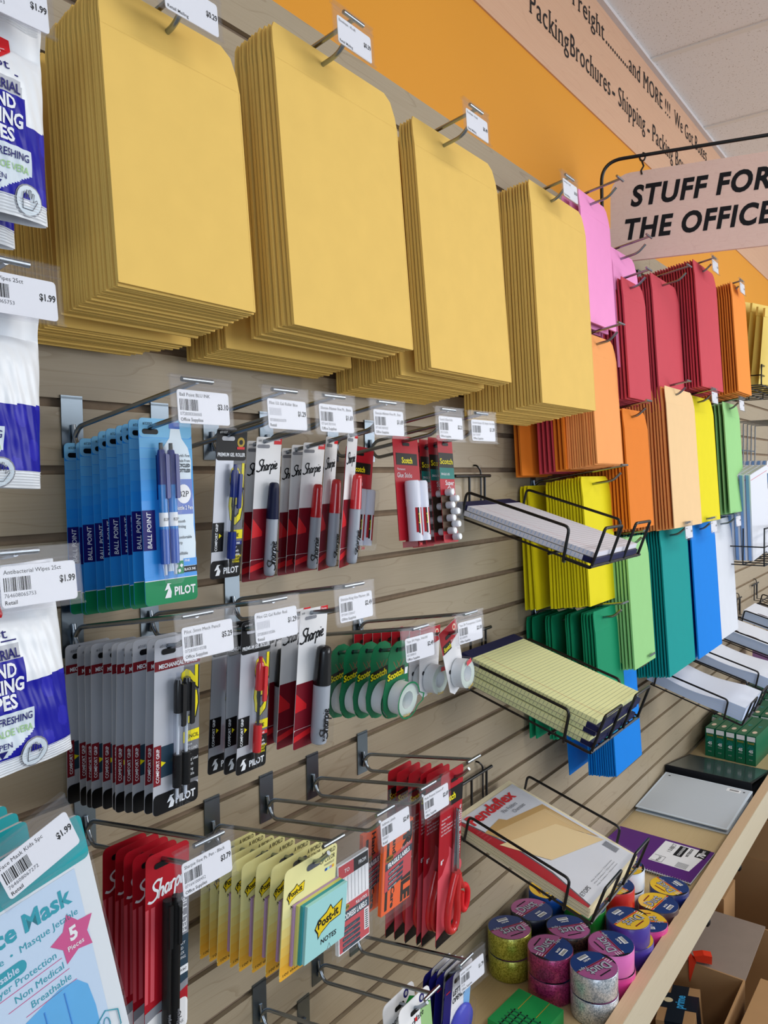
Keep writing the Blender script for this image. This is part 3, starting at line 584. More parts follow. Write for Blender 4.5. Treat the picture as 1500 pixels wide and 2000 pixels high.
def marker(parent, x, y, zt, zb, r, cap):
    L = zt - zb; q = lambda f: zt - L * f
    o = MB().lathe([(r * .93, q(.37)), (r, q(.40)), (r, q(.93)), (r * .9, q(.985)), (r * .6, q(1))], 'marker_grey', 16, 'z', (x, y, 0))
    o.script(x + r * .35, q(.92), L * .30, 'ink', y - r * 1.01, rot=PI / 2)
    o = o.build('marker', parent, True)
    MB().lathe([(r * .5, q(0)), (r * .78, q(.015)), (r * .86, q(.06)), (r * 1.05, q(.36)), (r * 1.05, q(.385))], cap, 16, 'z', (x, y, 0)).build('cap', o, True)
    return o
def marker_pack(cap, king=False):
    lab = 'front card with a huge black king size marker' if king else ('front black marker card in its white and red pack' if cap == 'black' else 'front red marker card in its white and red pack')
    t = pack('marker_pack', 'marker pack', lab, 'king size marker packs' if king else f'{cap} marker packs')
    a, zt, zb, o = (.0265, .010, -.176, .006) if king else (.0225, .010, -.176, .010)
    b = MB(); b.prism(rrect(o - a, o + a, zb, zt, .003), -.0003, .0003, 'white_card'); R = lambda x0, x1, z0, z1, m, y=Y1: b.rect(o + x0, o + x1, z0, z1, y, m)
    zm = -.088 if king else -.083
    R(-a, a, zb + .0265, zm, 'dark_red'); b.shape([(o - a, zm - .012), (o - a * .2, zm - .030), (o - a * .2, zm - .036), (o - a, zm - .038)], Y2, 'red'); b.shape([(o + a, zm - .006), (o + a * .3, zm - .03), (o + a, zm - .045)], Y2, 'red')
    b.shape(rrect(o - a, o + a, zb, zb + .026, .003), Y1, 'dark_red'); b.shape([(o - a, zb + .010), (o + a, zb + .020), (o + a, zb + .028), (o - a, zb + .018)], Y2, 'red')
    b.script(o - a + .004, -.035, 2 * a - .009, 'ink', Y2, rot=.12)
    R(a - .014, a, .001, zt, 'red', Y2); b.text('Pointe', .004, o + a - .013, .0055, 'white', Y3, bold=.01); b.text('#30', .0036, o - a + .003, .004, 'ink_grey', Y2)
    b.text('MARQUEUR', .0055, o + a - .003, -.125, 'white', Y3, rot=PI / 2, bold=.02) if not king else None
    slot(b, .022, .0045, -.002, m='print_grey'); b.build('card', t)
    if king:
        mk = marker(t, o + .009, -.013, -.040, -.172, .0115, 'black_gloss'); blister(t, o - .006, o + .024, -.174, -.036, .0265)
        k = MB(); k.text('KING SIZE', .007, o + .008, -.165, 'ink', -.0248, rot=PI / 2, bold=.03); k.build('lettering', mk)
    else:
        marker(t, o + .004, -.0095, -.048, -.171, .0078, 'navy_dark' if cap == 'black' else 'red_gloss'); blister(t, o - .007, o + .0155, -.173, -.044, .019)
    return t

def glue_pack():
    t = pack('glue_stick_pack', 'glue pack', 'tilted red card with two white glue sticks in front of the super glue', 'glue stick packs')
    a, zt, zb = .036, .012, -.158
    b = MB(); b.prism(rrect(-a, a, -.06, zt, .006), -.0003, .0003, 'red_card'); b.rect(-a, a, zb + .012, -.055, -.0004, 'red_card').rect(-a, a, zb + .012, -.055, .0004, 'dark_red')
    b.rect(-a + .006, a - .006, -.032, -.014, Y2, 'scotch_black'); b.text('Scotch', .0125, 0, -.029, 'yellow', Y3, 'C', bold=.03, sx=.9)
    b.text('Permanent', .005, -a + .008, -.040, 'white', Y2); b.text('Glue Sticks', .0105, -a + .006, -.051, 'white', Y2, sx=.9, shear=.1)
    b.rect(-a + .008, a - .02, zb + .001, zb + .010, -.0004, 'maroon'); b.text('3M', .007, a - .016, zb + .002, 'red', -.0004, bold=.04); slot(b, .020, .005, 0, m='black'); b.build('card', t)
    for x in (-.009, .014):
        g = MB(); g.lathe([(.011, -.148), (.0112, -.105), (.0112, -.095)], 'glue_white', 20, 'z', (x, -.0125, 0)); g.lathe([(.0116, -.095), (.0116, -.060), (.010, -.057)], 'glue_white', 20, 'z', (x, -.0125, 0))
        fn = lambda X, Z, x=x: (X, -.0125 - math.sqrt(max(1e-6, .0114 ** 2 - (X - x) ** 2)), Z)
        n = 6
        for i in range(n):
            xa, xb = x - .0085 + .017 * i / n, x - .0085 + .017 * (i + 1) / n
            zl = -.135 - .004 * i / n * 2
            g.poly([fn(xa, zl), fn(xb, zl), fn(xb, -.098), fn(xa, -.098)], 'red_card' if i not in (1, 2) else ('scotch_black' if i == 1 else 'label_white'))
        g.text('Scotch', .006, x - .003, -.122, 'yellow', -.0245, rot=PI / 2, bold=.02)
        o = g.build('glue_stick', t, True)
    blister(t, -.023, .028, zb, -.055, .026)
    return t

def superglue_pack():
    t = pack('super_glue_pack', 'glue pack', 'front red card of small super glue tubes in clear bubbles', 'super glue packs')
    a, zt, zb, o = .022, .014, -.158, .0
    b = MB(); b.prism(rrect(-a, a, zb, zt, .003), -.0003, .0003, 'red_card'); b.rect(-a, a, -.048, -.014, Y1, 'scotch_black'); b.rect(-a, a, -.056, -.038, Y2, 'teal_print')
    b.text('Scotch', .0125, 0, -.032, 'yellow', Y3, 'C', fit=.038, bold=.02); b.text('SINGLE USE', .005, -a + .004, -.050, 'white', Y3, bold=.01); b.text('Super', .011, a - .003, -.066, 'white', Y2, 'R', bold=.01); b.text('Glue', .011, a - .003, -.076, 'white', Y2, 'R', bold=.01)
    b.rect(-a, a, -.14, -.082, Y1, 'bronze'); b.rect(-a + .004, a - .004, zb + .005, zb + .012, Y1, 'dark_red'); slot(b, .018, .005, 0); b.build('card', t)
    for r in range(4):
        for c in range(2):
            x, z = -.008 + .014 * c, -.078 - .0205 * r - (.010 if c else 0)
            MB().lathe([(.0055, 0), (.0058, .003), (.0054, .010)], 'metal_tube', 12, 'y', (x, -.002, z)).lathe([(.0054, .010), (.0048, .0125)], 'label_white', 12, 'y', (x, -.002, z)).build('glue_tube', t, True)
    blister(t, -a + .004, a - .003, -.146, -.066, .0155)
    return t

def tape_pack(green):
    """small tape dispenser hanging on a card"""
    lab = 'front green plaid tape dispenser with a white roll' if green else 'tilted front red and white tape card with clear dispenser'
    t = pack('tape_dispenser', 'tape', lab, 'green tape dispensers on the hook' if green else 'red carded tape dispensers')
    if green:
        b = MB(); o = [(-.020, -.022), (-.022, -.004), (-.016, .010), (-.004, .016), (.010, .016), (.022, .010), (.028, -.004), (.030, -.040), (.034, -.060), (.028, -.085), (.010, -.098), (-.010, -.095), (-.024, -.08), (-.028, -.060)]
        b.prism(o, -.0005, .0005, 'scotch_green')
        for q in range(-4, 6):
            for s in (1, -1):
                x = q * .009; 
                b.add([(x, Y1 - .0001, -.036), (x + .0006, Y1 - .0001, -.036), (x + .0006 + s * .018, Y1 - .0001, -.012), (x + s * .018, Y1 - .0001, -.012)], [(0, 1, 2, 3)], 'red') if -.018 < x < .022 and -.018 < x + s * .018 < .024 else None
        b.shape([(-.021, -.040), (.020, -.034), (.020, -.021), (-.021, -.027)], Y2, 'scotch_black'); b.text('Scotch', .0135, -.020, -.0385, 'yellow', Y3, rot=.12, bold=.04, fit=.038)
        b.disc(-.002, .004, .0035, Y2, 'black', 12); b.rect(.021, .028, -.036, -.026, Y2, 'label_white'); b.text('x3/4 in', .004, .012, -.046, 'white', Y2)
        b.build('card', t); cz, cx, R_ = -.066, .006, .026
    else:
        b = MB(); o = [(-.024, -.085), (-.026, .016), (.032, .016), (.030, -.05), (.010, -.092), (-.012, -.095)]
        b.prism(o, -.0004, .0004, 'white_card'); b.shape([(-.026, -.022), (.032, -.008), (.032, .016), (-.026, .016)], Y1, 'red_card')
        b.rect(-.022, .004, -.022, -.008, Y2, 'scotch_black'); b.text('Scotch', .010, -.020, -.019, 'yellow', Y3, bold=.04, fit=.023); b.text('Transparent', .0055, .005, -.013, 'white', Y2, bold=.0, fit=.025)
        b.disc(.022, .006, .0055, Y2, 'mailer_flap', 14); b.disc(.022, .006, .003, Y3, 'red', 12); b.disc(-.014, -.055, .0035, Y2, 'ink', 10); slot(b, .020, .006, 0); b.build('card', t); cz, cx, R_ = -.066, .006, .025
    rl = MB(); rl.lathe([(R_ - .002, .002), (R_ - .002, .020)], 'tape_white', 28, 'y', (cx, 0, cz), caps=False); rl.lathe([(.0125, .002), (.0125, .020)], 'tape_white', 24, 'y', (cx, 0, cz), caps=False)
    n = 28
    for y in (-.0195, -.002):
        rl.add([(cx + r * math.cos(2 * PI * k / n), y, cz + r * math.sin(2 * PI * k / n)) for r in (.0125, R_ - .002) for k in range(n)], [(k, (k + 1) % n, n + (k + 1) % n, n + k) for k in range(n)], 'tape_side')
    rl.build('tape_roll', t, True)
    d = MB(); n = 24
    ring = [(cx + R_ * 1.05 * math.cos(2 * PI * k / n), cz + R_ * 1.05 * math.sin(2 * PI * k / n)) for k in range(n)]
    ring[0] = (cx + R_ * 1.5, cz + .002); ring[-1] = (cx + R_ * 1.42, cz - .008)
    d.add([(p[0], y, p[1]) for y in (-.022, -.001) for p in ring], [(k, (k + 1) % n, n + (k + 1) % n, n + k) for k in range(n)], 'clear_plastic')
    d.add([(cx + f * (p[0] - cx), -.0222, cz + f * (p[1] - cz)) for f in (.62, 1.0) for p in ring], [(k, (k + 1) % n, n + (k + 1) % n, n + k) for k in range(n)], 'clear_plastic')
    d.box(cx + R_ * 1.36, cx + R_ * 1.5, -.022, -.001, cz - .001, cz + .002, 'clear_plastic')
    if green: d.add([(cx + f * (p[0] - cx), -.0224, cz + f * (p[1] - cz)) for f in (.90, 1.0) for p in ring], [(k, (k + 1) % n, n + (k + 1) % n, n + k) for k in range(n)], 'scotch_green'); d.text('Scotch', .006, cx - .012, cz - .0225, 'gold_print', -.0227, bold=.03)
    else: d.text('Scotch', .006, cx - .010, cz - .022, 'gold_print', -.0225, bold=.03); d.rect(cx - .002, cx + .014, cz + .014, cz + .021, -.0225, 'label_red')
    d.build('dispenser', t)
    return t

def postit_pack():
    t = pack('sticky_note_pack', 'sticky notes', 'front yellow card of sticky notes with an aqua pad', 'carded sticky note packs')
    x0, x1, zt, zb = -.052, .044, .013, -.128
    b = MB(); b.prism(rrect(x0, x1, zb, zt, .007), -.0003, .0003, 'post_yellow')
    for i in range(6): b.rect(x0, x1, zb + .007 + .012 * i, zb + .007 + .012 * (i + 1), Y1, POSTG[i])
    b.shape(rrect(x0, x1, zb, zb + .0068, .0033), Y1, POSTG[0])
    lg = lambda cx, cz, s, y: (b.shape([(cx - 1.0 * s, cz - .1 * s), (cx - .75 * s, cz + .28 * s), (cx - .2 * s, cz + .45 * s), (cx + .1 * s, cz + .72 * s), (cx + .3 * s, cz + .42 * s), (cx + 1.0 * s, cz + .62 * s), (cx + .92 * s, cz - .2 * s), (cx + .1 * s, cz - .25 * s), (cx - .5 * s, cz - .5 * s), (cx - .72 * s, cz - .72 * s), (cx - .78 * s, cz - .42 * s)], y, 'ink'),
        b.shape([(cx - .93 * s, cz - .08 * s), (cx - .70 * s, cz + .24 * s), (cx - .18 * s, cz + .40 * s), (cx + .1 * s, cz + .64 * s), (cx + .26 * s, cz + .37 * s), (cx + .93 * s, cz + .56 * s), (cx + .86 * s, cz - .15 * s), (cx + .08 * s, cz - .19 * s), (cx - .5 * s, cz - .43 * s), (cx - .69 * s, cz - .62 * s), (cx - .72 * s, cz - .38 * s)], y - .0002, 'post_logo'),
        b.text('Post-it', .62 * s, cx - .02 * s, cz - .1 * s, 'ink', y - .0004, 'C', fit=1.5 * s, bold=.03, rot=.12))
    lg(x0 + .021, -.022, .0155, Y2); b.text('NOTES', .006, x0 + .021, -.040, 'ink', Y2, 'C', bold=.03, sx=.8)
    b.text('A WORLD', .0088, x1 - .004, .0035, 'ink', Y2, 'R', fit=.026); b.text('OF COLOR', .0088, x1 - .004, -.0055, 'ink', Y2, 'R', fit=.028); b.text('MARSEILLE', .004, x1 - .005, -.011, 'ink_grey', Y2, 'R')
    for q, cc in enumerate(('t_blue', 'note_aqua', 'note_lilac', 'post_orange')): b.rect(x1 - .022 + .0045 * q, x1 - .018 + .0045 * q, -.018, -.0145, Y2, cc)
    b.text('100 sheets   3 in x 3 in', .005, x0 + .006, zb + .004, 'ink', Y2, fit=.07); slot(b, .026, .008, 0, m='ink_grey'); b.build('card', t)
    m2 = MB(); 
    for q, (c, a0, a1) in enumerate((('note_lilac', .0008, .004), ('note_lime', .004, .0085), ('note_teal', .0085, .013), ('note_aqua', .013, .0175))): m2.box(x0 + .016 + .003 * q, x1 + .004, -a1, -a0, zb + .014 + .001 * q, zb + .092, c)
    y = -.0176; b = m2; lg(x0 + .066, zb + .058, .026, y - .0001); b.text('NOTES', .0095, x0 + .068, zb + .030, 'ink', y - .0002, 'C', bold=.02, rot=.0); b.tube([(x0 + .066, y, zb + .016), (x0 + .070, y, zb + .024), (x0 + .074, y, zb + .016), (x0 + .066, y, zb + .016)], .0004, 'print_grey', 4)
    m2.build('note_pad', t); blister(t, x0 + .010, x1 + .0055, zb + .010, -.035, .0188, r=.004)
    return t
POSTG = []
for i in range(6):
    c = [int(a + (b_ - a) * i / 5) for a, b_ in zip((243, 180, 56), (236, 226, 150))]; n_ = f'post_tone_{i}'; mat(n_, '#%02x%02x%02x' % tuple(c), .5); POSTG.append(n_)

def felt_pack():
    t = pack('felt_pen_pack', 'pen pack', 'front red card with two black felt tip pens', 'red felt pen packs')
    a, zt, zb, o = .0285, .013, -.205, .007
    b = MB(); b.prism(rrect(o - a, o + a, zb, zt, .007), -.0003, .0003, 'red_card'); R = lambda x0, x1, z0, z1, m, y=Y1: b.rect(o + x0, o + x1, z0, z1, y, m)
    R(-a, -a + .004, -.150, -.045, 'pink_red'); R(-a + .007, -a + .012, -.150, -.045, 'pink_red'); R(-.003, a, -.150, -.045, 'label_navy'); R(.012, a, -.095, -.050, 'print_grey', Y2)
    b.text('FELT TIP', .0085, o + a - .003, -.092, 'white', Y3, rot=PI / 2, fit=.040, bold=.02); R(.010, a, -.140, -.131, 'white', Y2); b.text('FINE POINT', .0042, o + .0115, -.137, 'ink', Y3, fit=.015)
    for q in range(4): b.text(('WON\'T', 'BLEED', 'QUICK', 'DRYING')[q], .0045, o + .012, -.106 - .0055 * q, 'white', Y2, sx=.8)
    b.shape([(o - a, -.172), (o + a, -.156), (o + a, -.148), (o - a, -.160)], Y2, 'print_grey'); b.shape(rrect(o - a, o + a, zb, -.168, .007), Y1, 'white_card')
    b.text('2', .012, o + .015, -.190, 'ink', Y2); b.text('PENS', .005, o + .012, -.197, 'ink_grey', Y2)
    b.script(o - a + .006, -.039, .050, 'white', Y2, rot=.14); slot(b, .022, .0065, -.001, m='black'); b.build('card', t)
    for x in (-.006, .006):
        p = MB(); p.lathe([(.0048, -.040), (.0052, -.044), (.0052, -.106), (.0049, -.108), (.0049, -.19), (.0042, -.200)], 'black', 14, 'z', (o + x, -.0075, 0)); p.text('Sharpie', .006, o + x + .002, -.185, 'print_grey', -.0127, rot=PI / 2, shear=.3)
        p = p.build('felt_pen', t, True); MB().box(o + x - .0022, o + x + .0022, -.0155, -.013, -.092, -.044, 'black').build('clip', p)
    blister(t, o - .013, o + .014, -.203, -.036, .0165)
    return t

def label_bag(kind):
    """clear bag of stick-on labels"""
    adr = kind == 'address'
    t = pack('label_packet', 'label packet', 'clear bag of red and white address labels' if adr else 'front clear bag of fluorescent orange fragile labels', None)
    if 'group' in t: del t['group']
    x0, x1, zb = -.037, .042, -.165
    b = MB(); b.prism([(x0, zb), (x1, zb), (x1, .004), (x0, .004)], -.0062, -.0058, 'film'); b.prism([(x0, zb), (x1, zb), (x1, .016), (x0, .016)], .0018, .0022, 'film'); b.rect(x0, x1, -.030, -.027, -.0066, 'clear_plastic'); b.build('clear_bag', t)
    s = MB(); y = -.0052
    if adr:
        s.box(x0 + .006, x1 - .006, -.005, .001, zb + .006, -.036, 'label_white'); X0, X1 = x0 + .008, x1 - .007
        s.rect(X0, (X0 + X1) / 2, -.056, -.038, y, 'label_red'); s.rect((X0 + X1) / 2, X1, -.056, -.038, y, 'ink'); s.text('TO', .0075, X0 + .012, -.050, 'white', y - .0002, bold=.02); s.text('FROM', .0075, X1 - .005, -.050, 'white', y - .0002, 'R', bold=.02, sx=.85)
        for q in range(8): s.rect(X0 + .004 + .0075 * q, X0 + .0045 + .0075 * q, -.092, -.057, y, 'ink_grey')
        s.rect(X0, X1, zb + .008, -.094, y - .0001, 'label_red'); s.rect(X0, X1, -.117, -.104, y - .0003, 'label_navy'); s.text('PULL & STICK', .0058, X1 - .004, -.1025, 'white', y - .0005, 'R', bold=.03, sx=.7); s.text('ADDRESS LABELS', .0105, (X0 + X1) / 2, -.1145, 'white', y - .0005, 'C', fit=.054, bold=.04)
        s.disc(X0 + .012, -.0985, .010, y - .0004, 'gold_print', 16, .45); s.text('PACKRITE', .0045, X0 + .012, -.1, 'ink', y - .0006, 'C', bold=.03, sx=.8); zz, xx = -.124, X0 + .006; bx = X1 - .011; s.rect(bx, X1 - .001, -.148, -.118, y - .0003, 'label_white')
        for q in range(9): s.rect(bx + .002, X1 - .003, -.146 + .003 * q, -.1445 + .003 * q, y - .0005, 'ink')
        for q in range(5): s.shape(rrect(xx, xx + .038, zz - .007 * q - .005, zz - .007 * q, .002, 2), y - .0003, 'label_navy'); s.text(('2 1/4" x 4" Labels', 'Self adhesive', 'Peel and stick', 'Easy to write on', '40 labels')[q], .0038, xx + .003, zz - .007 * q - .004, 'print_grey', y - .0005)
        s.build('label_sheet', t)
    else:
        s.box(x0 + .004, x1 - .004, -.005, .001, -.150, -.026, 'fluor'); X0, X1 = x0 + .005, x1 - .005
        s.text('FRAGILE', .030, X1 - .022, -.030, 'black', y, rot=-PI / 2, fit=.118, bold=.06); s.text('Handle with Care', .012, X0 + .0205, -.030, 'black', y, rot=-PI / 2, fit=.116, bold=.04); s.rect(X0 + .006, X0 + .012, -.145, -.036, y, 'black')
        s.shape([(X0 + .004, -.116), (X1, -.108), (X1, -.060), (X0 + .004, -.068)], y - .0003, 'label_red'); s.shape([(X0 + .004, -.084), (X1, -.076), (X1, -.065), (X0 + .004, -.073)], y - .0005, 'label_navy')
        s.text('PULL & STICK', .0055, X1 - .004, -.063, 'white', y - .0006, 'R', rot=.10, bold=.03, sx=.7); s.text('FRAGILE LABELS', .010, X0 + .010, -.081, 'white', y - .0007, fit=.054, rot=.12, bold=.04); s.disc(X0 + .013, -.067, .010, y - .0006, 'gold_print', 16, .5); s.text('PACKRITE', .0045, X0 + .013, -.0685, 'ink', y - .0008, 'C', bold=.03, sx=.8)
        for q in range(4): s.shape([(X0 + .012, -.093 - .0075 * q), (X0 + .048, -.088 - .0075 * q), (X0 + .048, -.083 - .0075 * q), (X0 + .012, -.088 - .0075 * q)], y - .0005, 'label_navy'); s.text(('14 "Fragile" Labels', '2" x 6" Self adhesive', 'Easy to apply', 'Won\'t come off in cold'), .0036, 0, 0, 'white') if 0 else s.text(('14 Fragile Labels', 'Self adhesive', 'Strong bond', 'Easy to apply')[q], .0036, X0 + .014, -.0915 - .0075 * q, 'white', y - .0007, rot=.13)
        s.build('label_sheet', t)
    return t

def scissors_pack():
    t = pack('scissors_pack', 'scissors', 'front red card of scissors with red handles beside the file folder tray', 'carded scissors')
    x0, x1, zt, zb = -.040, .026, .018, -.262
    b = MB(); b.prism(rrect(x0, x1, zb, zt, .006), -.0004, .0004, 'red_card'); b.shape([(x0, -.08), (x1 - .02, -.12), (x1, -.16), (x1, zb + .03), (x0, zb + .006)], Y1, 'pink_red'); b.shape([(x0, -.015), (x0 + .030, -.015), (x0 + .03, -.12), (x0 + .012, -.145), (x0, -.15)], Y2, 'red_card')
    b.rect(x0, x1, -.040, -.012, Y2, 'black'); b.text('Scotch', .015, x0 + .004, -.031, 'yellow', Y3, bold=.03); b.shape([(x0, zb + .0), (x1, zb + .0), (x1, zb + .032), (x0, zb + .014)], Y3, 'black'); b.text('3M', .009, x1 - .003, zb + .014, 'red', -.0011, 'R', bold=.05)
    b.text('home & office', .012, x1 - .003, -.130, 'white', Y3, rot=PI / 2, fit=.082); b.text('scissors', .005, x1 - .0005, -.075, 'white', Y3, rot=PI / 2); b.text('8"', .010, x0 + .006, -.128, 'white', Y3, bold=.02); b.disc(x1 - .008, -.150, .012, Y3, 'pink_red', 16)
    for q in range(5): b.text(('Stainless Steel', 'Blades', 'Handles Designed', 'for Both Right and', 'Left Hand Users')[q], .0045, x0 + .005, -.058 - .0058 * q, 'white', Y3)
    slot(b, .022, .006, 0); b.build('card', t)
    s = MB(); s.prism([(.0, -.045), (.0055, -.05), (.009, -.15), (.0, -.155), (-.004, -.15)], -.006, -.003, 'blade'); s.prism([(.001, -.05), (.004, -.047), (.011, -.152), (.003, -.155)], -.0085, -.006, 'blade'); sc = s.build('scissors', t)
    hn = MB(); loop = [(-.004, -.150), (-.012, -.165), (-.021, -.190), (-.026, -.215), (-.022, -.235), (-.010, -.243), (.002, -.236), (.006, -.215), (.002, -.190), (.004, -.170), (.004, -.152)]
    hn.tube(fillet([(p[0], -.011, p[1]) for p in loop], .01, 3), .0058, 'red_gloss', 10); hn.tube([(.003, -.010, -.150), (.012, -.010, -.170), (.020, -.010, -.180)], .0055, 'red_gloss', 10)
    hn.tube(fillet([(.020, -.010, -.180), (.030, -.010, -.183), (.038, -.010, -.196), (.036, -.010, -.218), (.026, -.010, -.226), (.018, -.010, -.214), (.018, -.010, -.190)], .008, 3), .0048, 'red', 10)
    hn.build('handles', sc, True); blister(t, -.030, .012, -.250, -.040, .018)
    return t

def opener_pack():
    t = pack('letter_opener_pack', 'letter opener', 'front white and navy letter opener card with round blue disc', 'letter opener packs')
    x0, x1, zt, zb = -.036, .044, .014, -.15
    b = MB(); b.prism(rrect(x0, x1, zb, zt, .007), -.0004, .0004, 'navy'); b.rect(x0 + .022, x1, zb + .006, zt - .007, Y1, 'white_card'); b.shape(rrect(x0 + .022, x1, zt - .02, zt, .007), Y1, 'white_card'); b.shape([(x1 - .022, -.03), (x1, -.01), (x1, zb + .01), (x1 - .01, zb + .01)], Y2, 'sky_card')
    b.text('LETTER', .0125, x0 + .025, -.024, 'ink', Y3, bold=.03, sx=.8); b.text('OPENER', .0125, x0 + .025, -.037, 'ink', Y3, bold=.02, sx=.8); b.rect(x0 + .004, x0 + .016, -.010, -.008, Y2, 'red'); slot(b, .020, .008, 0); b.build('card', t)
    MB().lathe([(.032, .001), (.033, .004), (.030, .008), (.01, .010)], 'lop_blue', 28, 'y', (x0 + .052, 0, -.085)).build('opener', t, True); blister(t, x0 + .014, x1 + .002, -.122, -.048, .0135)
    return t
def pen_card_white():
    t = pack('pen_card', 'pen pack', 'front white pen card with green corner on the lowest right hook', 'white pen cards at the bottom')
    x0, x1, zt, zb = -.040, .040, .020, -.12
    b = MB(); b.prism(rrect(x0, x1, zb, zt, .010), -.0004, .0004, 'white_card'); b.rect(.012, x1, zb + .01, -.006, Y1, 'lime'); b.shape([(.012, -.006), (.026, .002), (x1, -.006)], Y1, 't_green'); b.text('PaperMate', .0125, x0 + .006, -.022, 'ink', Y2, rot=.15, fit=.055, shear=.2, bold=.01); b.disc(.0, -.012, .003, Y3, 'red', 8); b.disc(.018, .010, .0065, Y2, 'navy', 14); b.disc(.018, .010, .0035, Y3, 'wipe_grey', 12); slot(b, .024, .007, 0); b.build('card', t)
    return t
def loop_card():
    t = pack('loop_top_card', 'pen pack', 'front white card with dark loop print at the bottom edge', 'white loop cards at the bottom')
    b = MB(); b.prism([(-.022, -.12), (.022, -.12), (.022, -.008), (.016, .006), (.008, .016), (.002, .020), (-.004, .016), (-.012, .004), (-.022, -.010)], -.0004, .0004, 'white_card')
    b.tube([(.001 + .010 * math.cos(a), -.001, -.006 + .014 * math.sin(a)) for a in [2 * PI * k / 16 for k in range(16)]], .0022, 'navy_dark', 6, True); b.build('card', t)
    return t
# ------------------------------------------------------------------ hang the carded goods
hook(.506, 0, 'steel hook carrying the blue ballpoint pen packs'); price_tag(.506, 0, '$3.10', 'clear price tag reading $3.10 above the blue ballpoint packs', 'Ball Point BLU INK', '072838326065', dx=.004)
run(bottle_pen_pack(), .506, 0, [.010, .027, .042, .058, .074, .089, .105, .119, .131, .145], 'blue ballpoint pen card behind the front one, only its left edge showing', '', dx=.0, jx=.003, tilt=1.5)
hook(.628, 0, 'steel hook carrying the single blue gel pen pack'); price_tag(.628, 0, '$1.29', 'clear price tag reading $1.29 above the blue gel pen', 'Pilot G2 Gel Roller Blue', '072838310279', 'Retail', bars=False, yaw=3)
g = gel_pack('blue'); g['label'] = 'gel pen card with a single blue pen and yellow lettering, right of ballpoint packs'; del g['group']; hang(g, .628, 0, .129, -6)
hook(.712, 0, 'steel hook carrying the black marker packs'); price_tag(.712, 0, '$1.69', 'clear price tag reading $1.69 above the black marker packs', 'Sharpie Marker Fine Pt., Black', '071641301016', yaw=2)
run(marker_pack('black'), .712, 0, [.084, .103], 'black marker pack behind the front one, partly hidden', '', dx=-.001, tilt=-6)
hook(.817, 0, 'steel hook carrying the red marker packs'); price_tag(.817, 0, '$1.69', 'clear price tag reading $1.69 above the red marker packs', 'Sharpie Marker Fine Pt., Red', '071641301023')
mk = marker_pack('red'); run(mk, .817, 0, [.042, .060, .082], 'red marker pack layered behind the front one', '', dx=.004, tilt=-7)
dup(mk, 'red marker pack turned sideways, left of the pair on the hook end'); o = dup(mk, 'red marker pack turned sideways, nearest the hook end')
hang(o, .817, 0, .160, -5, 22, 0, .001)
for q in list(COL.objects):
    if q.get('label') == 'red marker pack turned sideways, left of the pair on the hook end': hang(q, .817, 0, .122, -5, 20, 0, .001)
hook(.967, 0, 'steel hook carrying the red glue stick packs'); price_tag(.967, 0, '$2.21', 'clear price tag reading $2.21 above the glue stick packs', 'Scotch Glue Stick', '051131674', dx=.002)
gl = glue_pack(); hang(gl, .967, 0, .140, -3, 3, 15, .008)
o = dup(gl, 'red card with two white glue sticks, half hidden behind the red markers'); hang(o, .967, 0, .035, -2, 0, 5, .028, .006)
hook(1.064, 0, 'steel hook carrying the super glue packs'); price_tag(1.064, 0, '$1.39', 'clear price tag reading $1.39 above the super glue packs', 'Scotch Super Gl Single Use 4pk', '051131927', yaw=-4)
run(superglue_pack(), 1.064, 0, [.078, .092, .103, .118, .135, .152], 'super glue pack behind the front one with a row of silver tubes', '', tilt=0, dx=.004)
for q in list(COL.objects):
    if q.get('category') == 'glue pack' and 'super' in q['label']: q.rotation_euler[1] = R2(1.5); q.rotation_euler[0] = R2(-5)

hook(.499, 3, 'steel hook carrying the grey mechanical pencil packs'); price_tag(.499, 3, '$5.29', 'clear price tag reading $5.29 above the mechanical pencils', 'Pilot .5mm Mech Pencil', '072838310538', dx=.010)
run(pencil_pack(), .499, 3, [.014, .034, .052, .068, .084, .100, .113, .124, .143, .160, .176], 'grey pencil card behind the front one showing its left edge', '', dx=.0, jx=.003, tilt=-3.3)
hook(.605, 3, 'steel hook carrying the red gel pen packs'); price_tag(.605, 3, '$1.29', 'clear price tag reading $1.29 above the red gel pens', 'Pilot G2 Gel Roller Red', '072838310286', 'Retail', bars=False)
run(gel_pack('red'), .605, 3, [.128, .155, .176], 'red gel pen card behind the front one', '', dx=.012, jz=.001, tilt=-5)
hook(.744, 3, 'steel hook carrying the king size marker packs'); price_tag(.744, 3, '$2.49', 'clear price tag reading $2.49 above the king size markers', 'Sharpie King Size Marker, BK', '071641150017')
run(marker_pack('black', True), .744, 3, [.075, .118, .150], 'king size black marker pack behind the front one', '', dx=0, tilt=-5.5)
hook(.889, 4, 'steel hook carrying the green tape dispensers'); price_tag(.889, 4, '$2.49', 'clear price tag reading $2.49 above the green tape dispensers', 'Tape 3M Magic, 3/4x300', '021200010', dx=-.006, yaw=-3)
run(tape_pack(True), .889, 4, [.074, .102, .128, .154, .183], 'green tape dispenser behind the front one in the row', '', dx=0, jz=.001, jr=.4, tilt=-6)
hook(1.026, 4, 'steel hook carrying the red and white tape cards'); price_tag(1.026, 4, '$2.09', 'clear price tag reading $2.09 above the red and white tape cards', 'Tape 3M Transparent, 1/2x450', '021200070', dx=-.006, yaw=-3)
tp = tape_pack(False); run(tp, 1.026, 4, [.012, .032, .052, .071, .090, .108, .127, .147, .162], 'red and white tape card in the row behind the tilted front one', '', tilt=-3, dx=0, jr=.5)
o = tp; hang(o, 1.026, 4, .184, 2, 4, -16, -.004)
